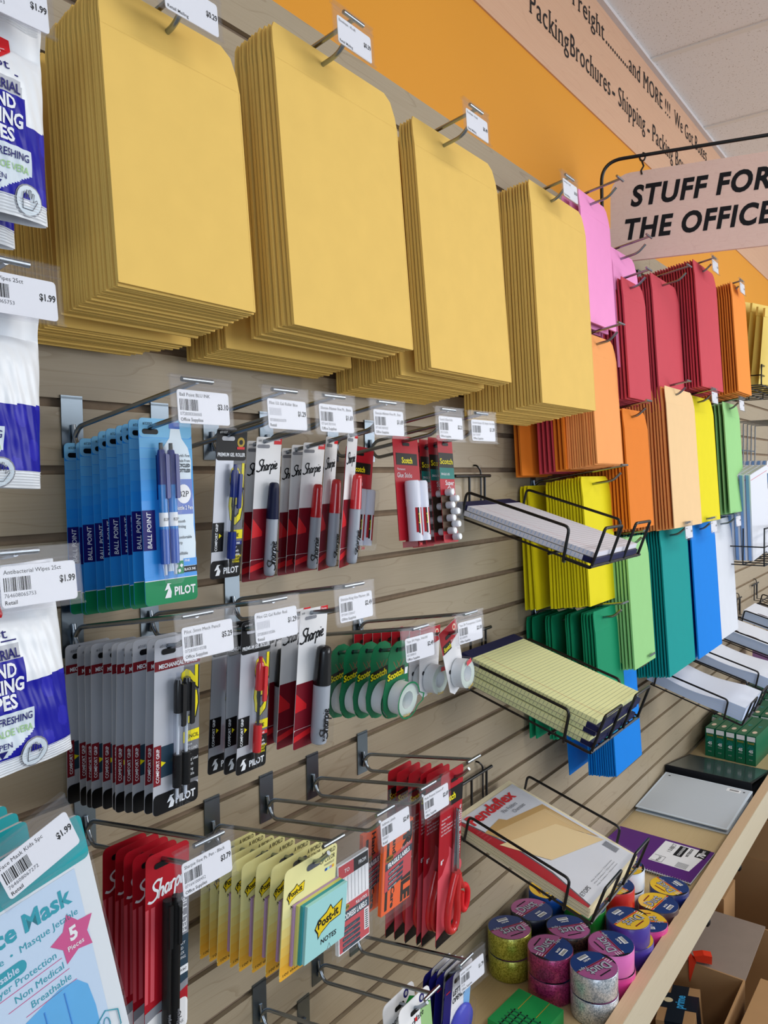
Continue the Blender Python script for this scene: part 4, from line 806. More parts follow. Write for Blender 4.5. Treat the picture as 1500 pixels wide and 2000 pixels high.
hook(.5075, 6, 'steel hook carrying the red felt pen packs'); price_tag(.5075, 6, '$3.79', 'clear price tag reading $3.79 above the red felt pens', 'Sharpie Fine Pt. Pen - Black', '071641000452', dx=-.006, yaw=2)
run(felt_pack(), .5075, 6, [.072, .090, .110, .126, .146], 'red felt pen card behind the front one', '', dx=.0, tilt=-3, jx=.002)
hook(.699, 7, 'steel hook with bare end carrying the sticky note packs')
run(postit_pack(), .699, 7, [.040, .058, .078, .098, .117, .140, .164, .189], 'yellow sticky note card layered behind the front one', '', dx=.0, tilt=-5.5, jz=.001)
hook(.803, 7, 'steel hook carrying the address label bag'); price_tag(.803, 7, '$2.49', 'clear price tag reading $2.49 above the address label bag', 'Address Labels', '036851', 'Retail', dx=.018)
hang(label_bag('address'), .803, 7, .160, 0)
hook(.905, 7, 'steel hook carrying the fluorescent fragile labels'); price_tag(.905, 7, '$2.69', 'clear price tag reading $2.69 in front of the scissors', 'Multi-Purpose Scissors 8"', '051131', 'Office Supplies', dx=.016)
fl = label_bag('fragile'); hang(fl, .905, 7, .172, -4, 0, 0, -.008); o = dup(fl, 'rear clear bag of fluorescent orange fragile labels'); hang(o, .905, 7, .142, -3, 0, 0, -.020)
hook(1.033, 7, 'steel hook with bare end carrying the red scissors')
run(scissors_pack(), 1.033, 7, [.086, .104, .126, .150, .160, .187], 'red scissors card behind the front one', '', dx=.0, tilt=-2.8, jx=.003)
hook(1.006, 11, 'steel hook carrying the letter opener packs'); price_tag(1.006, 11, '$1.79', 'clear price tag reading $1.79 in front of the letter openers', 'Letter Opener', '7110', 'Office Supplies', dx=.012, yaw=-4)
run(opener_pack(), 1.006, 11, [.165, .178, .190, .206], 'navy letter opener card behind the front one', '', dx=.0, tilt=-5, jr=.5)
hook(.910, 11, 'steel hook with bare end carrying the white pen cards')
run(pen_card_white(), .910, 11, [.165, .192], 'white pen card behind the front one on the low hook', '', dx=0)
hook(.781, 11, 'empty looking steel hook at the bottom edge of the picture')
run(loop_card(), .790, 12, [.052, .068, .100, .125], 'white loop topped card behind the front one at the bottom edge', '', dx=.085, tilt=3)
hook(.79 + .085, 12, 'steel hook carrying the white loop topped cards')

# ------------------------------------------------------------------ hand wipes and face masks on the left edge
def wipes(label, loc, rot, W_=.118, H=.160, squash=1.0, ox=-.012):
    t = thing('wipes_pack', label, 'hand wipes', loc, rot, 'hand wipes packs on the left edge')
    def surf(x, z, side=-1):
        u = max(-1, min(1, x / (W_ / 2))); v = (z + H / 2 + .004) / (H / 2 - .014); v = max(-1, min(1, v))
        d = .016 * (1 - abs(u) ** 2.6) ** .6 * (1 - abs(v) ** 4) ** .7 * squash
        wv = .0011 * math.sin(37 * u + 9 * v) * (1 - v * v) * .6 + .0012 * math.sin(14 * v + 3 * u) * (1 - u * u)
        ed = .0022 * math.sin(9 * u) * max(0, abs(v) - .85) * 6
        return side * (d + .0012) + wv * .7 + ed
    def colr(x, z):
        zz = z / H
        if zz > -.085: return 'wipe_white'
        if z < .018 - H + .013: return 'wipe_white'
        px = (x - ox) / W_
        if -.30 < px < .30:
            if -.345 < zz <= -.27: return 'wipe_grey' if px < .22 else 'wipe_white'
            if -.59 < zz <= -.345: return 'wipe_blue' if px < .24 else ('wipe_white' if zz > -.47 else 'wipe_blue')
            if -.80 < zz <= -.59:
                lim = .27 if zz > -.70 else .27 - (-.70 - zz) * 2.2
                return 'wipe_pale' if abs(px) < lim else 'wipe_blue'
        if zz > -.46 - .05 * (.5 - px): return 'wipe_white'
        s = math.sin(30 * px + 20 * zz) + math.sin(17 * px - 26 * zz)
        return 'wipe_blue2' if s > .7 else 'wipe_blue'
    b = MB(); nx, nz = 96, 120
    def wob(i, j):
        u = -1 + 2 * i / nx; z = .018 - (H + .0) * j / nz
        ww = W_ / 2 * (1 - .02 * math.exp(-((z + .01) / .012) ** 2) + .0) * (1 + .03 * math.sin(5 * z / H + 1) * abs(u))
        return u * ww, z
    for side in (-1, 1):
        vs = []; 
        for j in range(nz + 1):
            for i in range(nx + 1):
                x, z = wob(i, j); vs.append((x, surf(x, z, side), z))
        bm_ = {}
        for j in range(nz):
            for i in range(nx):
                x, z = wob(i + .5, j + .5); c = colr(x, z); a = j * (nx + 1) + i
                bm_.setdefault(c, []).append((a, a + nx + 1, a + nx + 2, a + 1))
        base = len(b.v); b.v += vs
        for c, fs in bm_.items():
            k = b.mi(c); b.f += [tuple(base + q for q in f) for f in fs]; b.m += [k] * len(fs)
    b.build('pouch', t, True)
    fn = lambda X, Z: (X + ox, surf(X + ox, Z) - .0007, Z)
    p = MB()
    p.text('ANTIBACTERIAL', .011, .21 * W_, -.335 * H, 'navy', fn=fn, al='R', bold=.02, fit=.060)
    for q, s_ in enumerate(('HAND', 'SANITIZING', 'WIPES')): p.text(s_, .0155, .215 * W_, (-.42 - .076 * q) * H, 'white', fn=fn, al='R', bold=.03, fit=(.030, .062, .036)[q]) if q == 1 else p.text(s_, .0155, -.255 * W_ + (.012 if q == 2 else .018), (-.42 - .076 * q) * H, 'white', fn=fn, bold=.03, fit=(.032, 0, .036)[q])
    p.text('SOFT & REFRESHING', .0085, .25 * W_, -.645 * H, 'navy', fn=fn, al='R', bold=.01, fit=.058); p.text('WITH ALOE VERA', .0078, .25 * W_, -.70 * H, 'lime', fn=fn, al='R', bold=.01, fit=.048)
    p.text('OPEN', .0065, .02 * W_, -.755 * H, 'navy', fn=fn, al='C'); p.poly([fn(.02 * W_ + a, -.765 * H + c) for a, c in ((-.004, 0), (0, -.006), (.004, 0))], 'navy')
    p.text('Misept', .012, -.02 * W_, -.235 * H, 'navy', fn=fn, al='C', bold=.0, fit=.038); p.poly([fn(-.19 * W_ + a, -.205 * H + c) for a, c in ((0, .012), (.042, .012), (.042, .0132), (0, .0132))], 'red'); p.poly([fn(-.19 * W_ + a, -.265 * H + c) for a, c in ((0, .002), (.046, .002), (.046, .0032), (0, .0032))], 'navy')
    cx, cz = .09 * W_, -.115 * H
    sh = [(-.011, .009), (0, .0115), (.011, .009), (.0105, -.002), (0, -.012), (-.0105, -.002)]
    p.poly([fn(cx + a, cz + c) for a, c in sh], 'red')
    fn2 = lambda X, Z: (X + ox, surf(X + ox, Z) - .0011, Z)
    for a0, a1, c0, c1 in ((-.006, .006, -.002, .002), (-.002, .002, -.006, .006)): p.poly([fn2(cx + a, cz + c) for a, c in ((a0, c0), (a1, c0), (a1, c1), (a0, c1))], 'white')
    hx, hz = .25 * W_, -.815 * H
    p.poly([fn(hx + .0125 * math.cos(k * .35), hz + .0125 * math.sin(k * .35)) for k in range(18)], 'print_grey'); p.poly([fn2(hx + .0112 * math.cos(k * .35), hz + .0112 * math.sin(k * .35)) for k in range(18)], 'wipe_pale')
    hp = [(-.005, -.007), (-.006, 0), (-.0055, .005), (-.004, .0055), (-.0035, .001), (-.003, .007), (-.0015, .007), (-.001, .001), (0, .008), (.0015, .0075), (.0015, .001), (.003, .006), (.0042, .0055), (.0035, -.001), (.0065, .0015), (.0072, .0), (.0035, -.007), (-.005, -.007)]
    p.tube([Vector(fn2(hx + a, hz + c)) + Vector((0, -.0003, 0)) for a, c in hp], .00028, 'ink_grey', 4)
    p.poly([fn(-.30 * W_ + .013 * math.cos(k * .35), -.80 * H + .013 * math.sin(k * .35)) for k in range(18)], 'navy'); p.text('25', .012, -.30 * W_, -.81 * H, 'white', fn=fn2, al='C', bold=.03); p.text('WIPES', .005, -.30 * W_, -.85 * H, 'white', fn=fn2, al='C')
    p.build('print', t)
    for zc, dz in ((.015, -.0022), (-H + .031, -.0022)):
        s = MB()
        for q in range(6):
            z = zc + dz * q; 
            n = 14
            for i in range(n):
                xa, xb = -W_ / 2 * .97 + W_ * .97 * i / n, -W_ / 2 * .97 + W_ * .97 * (i + 1) / n
                s.poly([(xa, surf(xa, z) - .0005, z), (xb, surf(xb, z) - .0005, z), (xb, surf(xb, z) - .0013, z + .0008), (xa, surf(xa, z) - .0013, z + .0008)], 'wipe_white')
        s.build('crimped_seal', t)
    return t
WX = .3185
for k, pr, lb in ((-4, '$1.99', 'clear price tag cut off at the top left corner'), (-1, '$1.99', 'clear price tag reading $1.99 between the upper and middle hand wipes'), (2, '$1.99', 'clear price tag reading $1.99 between the middle and lower hand wipes')):
    price_tag(WX, k, pr, lb, 'Antibacterial Wipes 25ct' if k == 2 else 'Hand Wipes 25ct', '764608065753', 'Retail', dx=.006 + (.010 if k == 2 else 0), W=.2235, pitch=-6)
for k, lb in ((-4, 'uppermost'), (-1, 'middle'), (2, 'lower')): hook(WX, k, f'steel hook carrying the {lb} hand wipes pack')
wipes('uppermost glossy hand wipes pack at the left edge beside manila envelopes', (.306, -.196, zk(-4) - .034), (R2(-3), R2(1), R2(-4)), H=.172, ox=.010)
wipes('second hand wipes pack, mostly hidden behind the uppermost one', (.300, -.160, zk(-4) - .046), (R2(-3), R2(2), R2(-2)), H=.172, squash=.9)
wipes('middle hand wipes pack with blue and white print below the first $1.99 tag', (.300, -.196, zk(-1) - .033), (R2(-2), R2(2.5), R2(2)), H=.160)
wipes('lowest hand wipes pack with blue and white print above the teal mask bags', (.305, -.200, zk(2) - .028), (R2(-4), R2(-2), R2(3)), H=.166)
def mask_bag(label, front=True):
    t = thing('face_mask_bag', label, 'face masks', group='teal face mask bags')
    w_, h = .066, .235
    b = MB(); b.prism(rrect(-w_, w_, -h, -.016, .006), -.0035, .0, 'mask_edge'); b.shape(rrect(-w_, w_, -.0555, -.016, .005), -.0038, 'teal_bag')
    b.rect(-w_ + .004, w_ - .016, -h + .006, -.058, -.0040, 'mask_pale')
    if front:
        y = -.0043
        b.text('Face Mask', .021, w_ - .024, -.083, 'mask_teal_ink', y, 'R', bold=.03, fit=.086); b.text('Attachable  •  Masque Jetable', .0085, w_ - .022, -.096, 'mask_teal_ink', y, 'R', fit=.104)
        b.shape(rrect(-w_ + .010, -.006, -.112, -.101, .005), y, 'mask_teal_ink'); b.text('Disposable', .008, -.030, -.109, 'mask_pale', y - .0002, 'C', bold=.02)
        for q, s_ in enumerate(('3 Layer Protection', 'Non Medical', 'Breathable')):
            b.text(s_, .0085, .018 + .004 * q, -.119 - .0125 * q, 'mask_teal_ink', y, 'R', bold=.0); b.rect(-.040 + .012 * q, .022 + .004 * q, -.1225 - .0125 * q, -.1219 - .0125 * q, y, 'pink_ink')
        cx, cz = .036, -.112; b.shape([(cx + r * math.cos(PI / 2 + PI * k / 5 + .1), cz + r * math.sin(PI / 2 + PI * k / 5 + .1)) for k in range(10) for r in ((.0215,) if k % 2 == 0 else (.0125,))], y, 'pink_ink')
        b.text('5', .016, cx, cz - .002, 'white', y - .0003, 'C', bold=.04); b.text('Pieces', .0062, cx, cz - .0095, 'white', y - .0003, 'C', bold=.01)
        mo = [(-.060, -h + .008), (.040, -h + .008), (.0405, -.180), (.038, -.158), (.030, -.148), (.015, -.145), (-.060, -.160)]
        b.shape(mo, y, 'mask_blue')
        for q in range(3): b.tube([(-.020 + .019 * q, y - .0003, -h + .010), (-.021 + .019 * q, y - .0003, -.151 - .003 * (2 - q))], .0005, 'b2p_blue', 4)
        hx, hz = .047, -.205; b.tube([(hx + .013 * math.cos(PI / 6 + PI / 3 * k), y - .0003, hz + .014 * math.sin(PI / 6 + PI / 3 * k)) for k in range(6)], .0006, 'mask_teal_ink', 4, True); b.tube([(hx + .003 * math.cos(a) - .001, y - .0003, hz + .002 + .006 * math.sin(a)) for a in [k * PI / 5 for k in range(10)]], .0004, 'mask_teal_ink', 4, True); b.text('Anti Dust', .004, hx, hz - .0105, 'mask_teal_ink', y, 'C')
    b.build('printed_bag', t)
    f = MB(); f.prism([(-w_ - .001, -h), (w_ + .001, -h), (w_ + .001, -.050), (-w_ - .001, -.050)], -.0062, -.0058, 'film'); f.build('clear_front', t); return t
mb_ = mask_bag('front teal and white face mask bag with pink star in the lower left corner')
mb_.location = (.302, -.215, zk(5) + .006); mb_.rotation_euler = (R2(-5), R2(-9), R2(2))
for q, (W, dx) in enumerate(((.10, .026), (.13, .022), (.16, .016))):
    o = mask_bag(('teal mask bag nearest the wall, only its top corner showing', 'middle teal mask bag behind the front one', 'teal mask bag just behind the front one')[q], False); o.location = (.262 + dx * 1.3, -W, zk(5) - .002 - (.2 - W) * .05); o.rotation_euler = (R2(-3), R2(-5 - q), 0)
hook(.275, 5, 'steel hook carrying the teal face mask bags'); mt_ = price_tag(.275, 5, '$1.99', 'tilted clear price tag reading $1.99 over the face mask bag', 'Face Mask Kids 5pc', '764608067272', 'Retail', dx=.030, roll=-21, W=.236)
mt_.location.z += .012; mt_.location.x += .006
# ------------------------------------------------------------------ wire trays with paper goods
TILT = R2(17.0)
def tray(x0, zb, label, w_=.252, ln=.278, hooks=(), W0=.045, tilt=TILT):
    t = thing('wire_tray', label, 'wire tray', (x0, -W0, zb), (tilt, 0, 0), 'black wire trays')
    r = .0028
    b = MB()
    for x in rng(0.0, w_, 6): b.tube([(x, 0, 0), (x, -ln, 0)], r * .8, 'black_wire', 6)
    b.tube([(0, 0, 0), (w_, 0, 0)], r, 'black_wire', 6); b.tube([(-.004, -.20, -.003), (w_ + .004, -.20, -.003)], r, 'black_wire', 6); b.tube([(0, -ln, 0), (w_, -ln, 0)], r, 'black_wire', 6)
    b.build('tray_floor', t, True)
    for x in (0, w_): MB().tube(fillet([(x, -.010, -.002), (x, -.006, .052), (x, -.222, .054), (x, -.228, -.008), (x + (.012 if x == 0 else -.012), -.226, -.010)], .010), r, 'black_wire', 8).build('side_guard', t, True)
    for x in (w_ * .02, w_ * .63): MB().tube(fillet([(x, -ln + .05, -.003), (x, -ln, -.003), (x + .001, -ln - .004, .072), (x + .082, -ln - .004, .072), (x + .082, -ln, -.003), (x + .082, -ln + .05, -.003)], .006), r, 'black_wire', 8).build('front_stop', t, True)
    m = MB(); ct, st = math.cos(-tilt), math.sin(-tilt)
    def L(x, y, z):   # wall coordinates (relative to x0, wall, zb) into the tray's own
        yy, zz = y + W0, z; return (x, yy * ct - zz * st, yy * st + zz * ct)
    m.tube([L(.045, -.012, .078), L(w_ - .065, -.012, .078)], .0035, 'black_wire', 8)
    for x in (.105, .168): m.tube([L(x, -.010, .080), L(x, -.010, .000), L(x, -.045, -.002)], r, 'black_wire', 8)
    m.tube(fillet([L(.140, .004, .100), L(.140, -.008, .100), L(.152, -.010, .088), L(.152, -.010, .020)], .006), .002, 'black_wire', 6)
    m.build('wall_bracket', t, True); return t
def on_tray(tr, name, label, cat, x, s, n, group=None, yaw=0):
    bpy.context.view_layer.update()
    p = Matrix.Translation(tr.location) @ tr.rotation_euler.to_matrix().to_4x4() @ Vector((x, -s, n))
    return thing(name, label, cat, p, (tr.rotation_euler[0], 0, R2(yaw)), group)
def pad(t, w_, ln, th, paper, rule, sidec, lines=31, side_lines=True, rule_off=.032, front=False):
    b = MB(); b.box(0, w_, -ln, 0, .0006, th, paper); 
    for i in range(lines):
        y = -.030 - (ln - .036) * i / (lines - 1); b.add([(0.001, y, th + .0002), (w_ - .001, y, th + .0002), (w_ - .001, y - .0006, th + .0002), (.001, y - .0006, th + .0002)], [(0, 3, 2, 1)], rule)
        if side_lines: b.add([(-.0002, y + .0007, .002), (-.0002, y - .0004, .002), (-.0002, y - .0017, th), (-.0002, y - .0006, th)], [(0, 1, 2, 3)], sidec)
    b.add([(rule_off, -ln + .001, th + .0003), (rule_off + .0006, -ln + .001, th + .0003), (rule_off + .0006, -.026, th + .0003), (rule_off, -.026, th + .0003)], [(0, 1, 2, 3)], 'label_red')
    b.build('paper', t)
    (MB().box(-.0004, w_ + .0004, -ln - .0008, -ln + .022, .0002, th + .0006, 'pad_bind') if front else MB().box(-.0004, w_ + .0004, -.024, .0006, .0002, th + .0006, 'pad_bind')).build('binding', t); MB().box(0, w_, -ln, 0, -.0004, .0005, 'board').build('backing', t)

T1 = tray(1.281, 1.472, 'black wire tray holding white ruled pads right of the super glue')
for i, s in enumerate((.004, .0)):
    p = on_tray(T1, 'writing_pad', ('lower white ruled pad in the upper wire tray', 'top white ruled pad with dark binding in the upper wire tray')[i], 'writing pad', .012 + .002 * i, s - .016, .0035 + .0105 * i, 'white ruled pads', 0)
    pad(p, .216, .290, .0095, 'pad_white', 'pad_rule', 'pad_tick', 33, front=i == 0)
T2 = tray(1.281, 1.147, 'black wire tray holding the stack of yellow legal pads')
for i in range(5):
    p = on_tray(T2, 'legal_pad', ('bottom yellow legal pad of the stack', 'second yellow legal pad from the bottom', 'third yellow legal pad, middle of the stack', 'yellow legal pad just under the top one', 'topmost yellow legal pad with ruled page showing')[i], 'legal pad', .010 + (.002, -.002, .003, -.001, .002)[i], .0 + (-.012, -.018, -.014, -.010, -.016)[i], .0035 + .0108 * i, 'yellow legal pads', 0)
    pad(p, .216, .286, .0098, 'pad_yellow', 'pad_rule_y', 'pad_tick_y', 33, front=i in (0, 2, 3))
T3 = tray(1.281, .842, 'black wire tray holding the wrapped pack of file folders')
p = on_tray(T3, 'file_folder_pack', 'shrink wrapped pack of manila file folders with red striped label sheet', 'file folders', -.0035 + .007, -.030, .0035, None, 0)
b = MB(); 
for i in range(9): b.box(.001 * ((i * 7) % 3), .245 - .001 * ((i * 5) % 3), -.302 + .001 * (i % 3), 0, .002 * i, .002 * i + .0016, 'folder')
b.build('folders', p)
b = MB(); zt = .0186
def TP(pts, m, z): b.poly([(q[0], q[1], z) for q in pts], m)
TP([(.004, -.296), (.236, -.296), (.236, -.012), (.004, -.012)], 'sheet', zt)
TP([(.0, -.012), (.006, -.012), (.013, -.03), (.034, -.12), (.030, -.21), (.008, -.296), (.0, -.296)], 'red_card', zt + .0003); TP([(.006, -.012), (.009, -.012), (.017, -.03), (.038, -.12), (.034, -.21), (.011, -.296), (.008, -.296), (.030, -.21), (.034, -.12), (.013, -.03)], 'ink_grey', zt + .0004)
TP([(.022, -.066), (.090, -.060), (.102, -.072), (.226, -.092), (.228, -.224), (.186, -.150), (.040, -.108)], 'folder_tan_dark', zt + .0005); TP([(.034, -.076), (.216, -.104), (.224, -.216), (.186, -.150), (.046, -.112)], 'folder_tan', zt + .0007)
for q in range(3): TP([(.206 + .006 * q, -.108 - .002 * q), (.208 + .006 * q, -.108 - .002 * q), (.214 + .005 * q, -.206), (.212 + .005 * q, -.206)], 'folder_light', zt + .0009)
TP([(.014, -.104), (.184, -.144), (.228, -.234), (.064, -.192)], 'folder_light', zt + .0011)
def TT(s_, size, x, y, m, rot=0, **k): b.text(s_, size, x, y, m, fn=lambda X, Z: (X, Z, zt + .0013), rot=rot, **k)
TT('Pendaflex', .036, .022, -.042, 'red', fit=.178, bold=.03); TT('File Folders', .0125, .118, -.058, 'ink_grey'); TT('Chemises', .0125, .140, -.071, 'ink_grey')
for q in range(6): TP([(.208 + .0035 * q, -.268), (.2095 + .0035 * q, -.268), (.2095 + .0035 * q, -.238), (.208 + .0035 * q, -.238)], 'ink_grey', zt + .0009)
TT('ETOPS', .012, .020, -.278, 'ink', fit=.036); 
for q in range(3): TT('File Folders / Chemises', .0035, .075, -.272 - .006 * q, 'ink_grey', fit=.10)
for q in range(4): TT('File Folders', .0050, .004, -.060 - .008 * q, 'pink_red', sx=.7)
b.build('label_sheet', p)
b = MB(); wr = []
nx, ny = 12, 16; wr = random.Random(4)
vs = [(-.0004 + .2458 * i / nx, .004 - .310 * j / ny, .0215 + wr.uniform(-.0008, .0020)) for j in range(ny + 1) for i in range(nx + 1)]
b.add(vs, [(j * (nx + 1) + i, (j + 1) * (nx + 1) + i, (j + 1) * (nx + 1) + i + 1, j * (nx + 1) + i + 1) for j in range(ny) for i in range(nx)], 'film')
b.box(-.0006, -.0003, -.306, .004, -.0005, .021, 'film').box(-.0006, .2454, -.3068, -.306, -.0005, .021, 'film'); b.build('shrink_wrap', p, True)

# trays of copy paper further along
def ream(t, w_, ln, th, sag=.012, lift=.0):
    b = MB(); n = 18; vs = []; 
    for j in range(n + 1):
        f = j / n; y = -ln * f; dz = -sag * math.sin(PI * min(1, f * 1.2)) * .5 + lift * f * f
        for x in (0, w_):
            for z in (0, th): vs.append((x, y, z + dz * (z / th * .85 + .15) ))
    fs = []
    top = []; side = []
    for j in range(n):
        a = 4 * j; c = 4 * (j + 1)
        top += [(a + 1, c + 1, c + 3, a + 3), (a, a + 2, c + 2, c)]; side += [(a, c, c + 1, a + 1), (a + 2, a + 3, c + 3, c + 2)]
    side += [(0, 1, 3, 2), (4 * n, 4 * n + 2, 4 * n + 3, 4 * n + 1)]
    b.add(vs, top, 'paper'); b.add(vs, side, 'paper_edge_bluelit')  # cool daylight on the stack's sides is put into their colour
    for q in range(1, 5):
        f0 = q / 5; 
        for j in range(n):
            a, c = Vector(vs[4 * j]).lerp(Vector(vs[4 * j + 1]), f0), Vector(vs[4 * j + 4]).lerp(Vector(vs[4 * j + 5]), f0); e = Vector((-.0002, 0, 0)); h = Vector((0, 0, .0007))
            b.poly([a + e, c + e, c + e + h, a + e + h], 'wipe_pale')
    b.build('sheets', t, True)
T4 = tray(2.432, .890, 'black wire tray with curling white paper left of three paper trays')
p = on_tray(T4, 'paper_ream', 'curled stack of white paper in the first wire tray above green boxes', 'paper', .014, -.02, .004, 'white paper stacks', 0); ream(p, .222, .292, .040, .030, .004)
T5 = tray(2.86, .884, 'black wire tray with white paper, second of the right hand row')
p = on_tray(T5, 'paper_ream', 'stack of white paper in the second wire tray of the right row', 'paper', .014, -.02, .004, 'white paper stacks', 0); ream(p, .222, .292, .038, .022, .0)
T6 = tray(3.245, .895, 'black wire tray with printed white packets, third of the right hand row')
p = on_tray(T6, 'paper_ream', 'white printed paper packet with dark oval in the third wire tray', 'paper', .014, 0, .004, 'white paper stacks', 0); ream(p, .222, .272, .040, .0, .0)
b = MB(); 
for x, y, l in ((.03, -.03, .03), (.03, -.085, .055), (.05, -.215, .05)): b.poly([(x + .010 * math.sin(a), y - l * .5 * (1 - math.cos(a)) , .0405) for a in [2 * PI * k / 12 for k in range(12)]], 'dark_mark')
b.build('print', p)
T7 = tray(3.62, .905, 'black wire tray with printed white packets at the right picture edge')
p = on_tray(T7, 'paper_ream', 'white printed paper packet in the wire tray at the right edge', 'paper', .014, 0, .004, 'white paper stacks', 0); ream(p, .222, .272, .045, .0, .0)
b = MB(); 
for x, y, l in ((.03, -.05, .05), (.035, -.13, .07)): b.poly([(x + .008 * math.sin(a), y - l * .5 * (1 - math.cos(a)), .0455) for a in [2 * PI * k / 12 for k in range(12)]], 'dark_mark')
b.build('print', p)
T8 = tray(3.98, .93, 'empty looking black wire tray beyond the printed packets')

# ------------------------------------------------------------------ wire baskets with cartons and padded mailers
def basket(label, x0, x1, z0, z1, dep, name='wire_basket'):
    t = thing(name, label, 'wire basket', (x0, 0, z0), group='black wire baskets'); W_ = x1 - x0; H = z1 - z0; r = .003
    b = MB()
    for y in (-.02, -dep): b.tube([(0, y, 0), (W_, y, 0)], r, 'black_wire', 6); b.tube([(0, y, H), (W_, y, H)], r, 'black_wire', 6)
    for x in rng(0, W_, 9): b.tube([(x, -.02, H), (x, -.02, 0), (x, -dep, 0), (x, -dep, H)], r * .8, 'black_wire', 6)
    for y in rng(-.02, -dep, 5): b.tube([(0, y, H), (0, y, 0), (W_, y, 0), (W_, y, H)], r * .8, 'black_wire', 6)
    b.tube([(0, -.02, H * .5), (0, -dep, H * .5), (W_, -dep, H * .5), (W_, -.02, H * .5)], r * .8, 'black_wire', 6)
    b.build('wire_frame', t, True); h = MB(); 
    for x in (.03, W_ - .03): h.tube([(x, -.001, H + .05), (x, -.018, H + .045), (x, -.02, 0)], r, 'black_wire', 6)
    h.build('wall_hook', t, True); return t
basket('black wire basket holding the yellow padded mailers', 3.02, 3.62, 1.86, 1.93, .24)
for i, (x, W, h) in enumerate(((3.05, .225, .24), (3.062, .195, .25), (3.08, .165, .27), (3.10, .13, .285), (3.12, .09, .30), (3.30, .215, .22), (3.32, .18, .23), (3.34, .14, .24))):
    t = thing('padded_mailer', ('foremost yellow padded mailer left in the basket', 'second yellow padded mailer from the front left', 'third yellow padded mailer on the left side', 'fourth yellow padded mailer on the left side', 'rearmost yellow padded mailer with pale strip on the left side', 'foremost yellow padded mailer on the right side', 'second yellow padded mailer on the right side', 'rear yellow padded mailer on the right side')[i], 'padded mailer', (x, -W, 1.865), (R2(4 + i % 3), 0, R2(-22 + (i * 7) % 5)), 'yellow padded mailers')
    b = MB(); n = 10; w_ = .19
    vs = []
    for j in range(9):
        for i2 in range(n + 1):
            u = i2 / n; v = j / 8; d = .011 * (math.sin(PI * u) ** .5) * (.35 + .65 * math.sin(PI * min(1, v * .9 + .08)) ** .5)
            vs.append((w_ * u, -d, h * v))
    m_ = len(vs); vs += [(p[0], -p[1], p[2]) for p in vs]
    fs = [(j * (n + 1) + i2, j * (n + 1) + i2 + 1, (j + 1) * (n + 1) + i2 + 1, (j + 1) * (n + 1) + i2) for j in range(8) for i2 in range(n)]
    b.add(vs, fs + [tuple(m_ + q for q in reversed(f)) for f in fs], 'mailer'); b.build('pouch', t, True)
    MB().box(.001, w_ - .001, -.004, .004, h - .002, h + .028, 'mailer' if i not in (4,) else 'mailer_flap').build('flap', t)
t = thing('padded_mailer', 'large padded mailer with pale sealing strip behind the yellow ones', 'padded mailer', (3.10, -.05, 1.88), (R2(3), 0, 0)); MB().box(0, .6, -.012, 0, 0, .335, 'mailer').build('pouch', t); MB().box(0, .6, -.0128, -.0121, .300, .333, 'mailer_flap').build('flap', t)
basket('black wire basket with white cartons under the light green envelopes', 2.86, 3.50, 1.235, 1.36, .285)
def carton(label, loc, rot, grp, w_, h):
    t = thing('white_carton', label, 'carton', loc, rot, grp)
    MB().box(0, w_, -.0078, .0078, 0, h, 'carton_white').poly([(-.0004, -.0030, .001), (-.0004, .0078, .001), (-.0004, .0078, h - .001), (-.0004, -.0030, h - .001)], 'carton_shade').box(.003, w_ - .003, -.0082, -.0079, h - .020, h - .0185, 'label_red').box(.010, w_ - .010, -.0066, .0066, h, h + .0012, 'wipe_grey').build('carton', t)  # bluish strip on the left side is painted shade between cartons
NTH = ('nearest the wall', 'second from the wall', 'third from the wall', 'fourth from the wall', 'fifth from the wall', 'sixth from the wall', 'seventh from the wall', 'eighth from the wall', 'at the front')
for i in range(9): carton(f'white flat carton {NTH[i]} in the group leaning left', (2.900 + .003 * i, -.075 - .0195 * i, 1.243), (R2(4), R2(-15), R2(-12)), 'white cartons leaning left', .135, .31)
for i in range(8): carton(f'white flat carton {NTH[i] if i < 7 else NTH[8]} in the upright group on top', (3.17, -.075 - .0195 * i, 1.425), (R2(3), R2(5), R2(-18)), 'white cartons standing upright', .17, .17)
for i in range(8): carton(f'white flat carton {NTH[i] if i < 7 else NTH[8]} in the group leaning right', (3.045 + .003 * i, -.075 - .0195 * i, 1.310), (R2(4), R2(24), R2(-6)), 'white cartons leaning right', .16, .26)
t = thing('wire_rack', 'thin steel wire rack with clear plastic pockets behind the white cartons', 'rack', (3.62, 0, 1.55)); b = MB()
for i in range(6): b.tube([(.08 * i, -.02, 0), (.08 * i, -.02, .22), (.08 * i, -.16, .22)], .003, 'steel', 6)
b.tube([(0, -.16, .22), (.4, -.16, .22)], .003, 'steel', 6); b.tube([(0, -.02, .1), (.4, -.02, .1)], .003, 'steel', 6); b.build('wire_frame', t, True)
b = MB()
for i in range(5): b.box(.08 * i + .01, .08 * i + .07, -.15, -.148, .03, .20, 'clear_plastic')
b.build('plastic_pocket', t)
b = MB().box(-.05, -.02, -.012, -.001, .06, .24, 'plate'); b.build('mounting_plate', t)

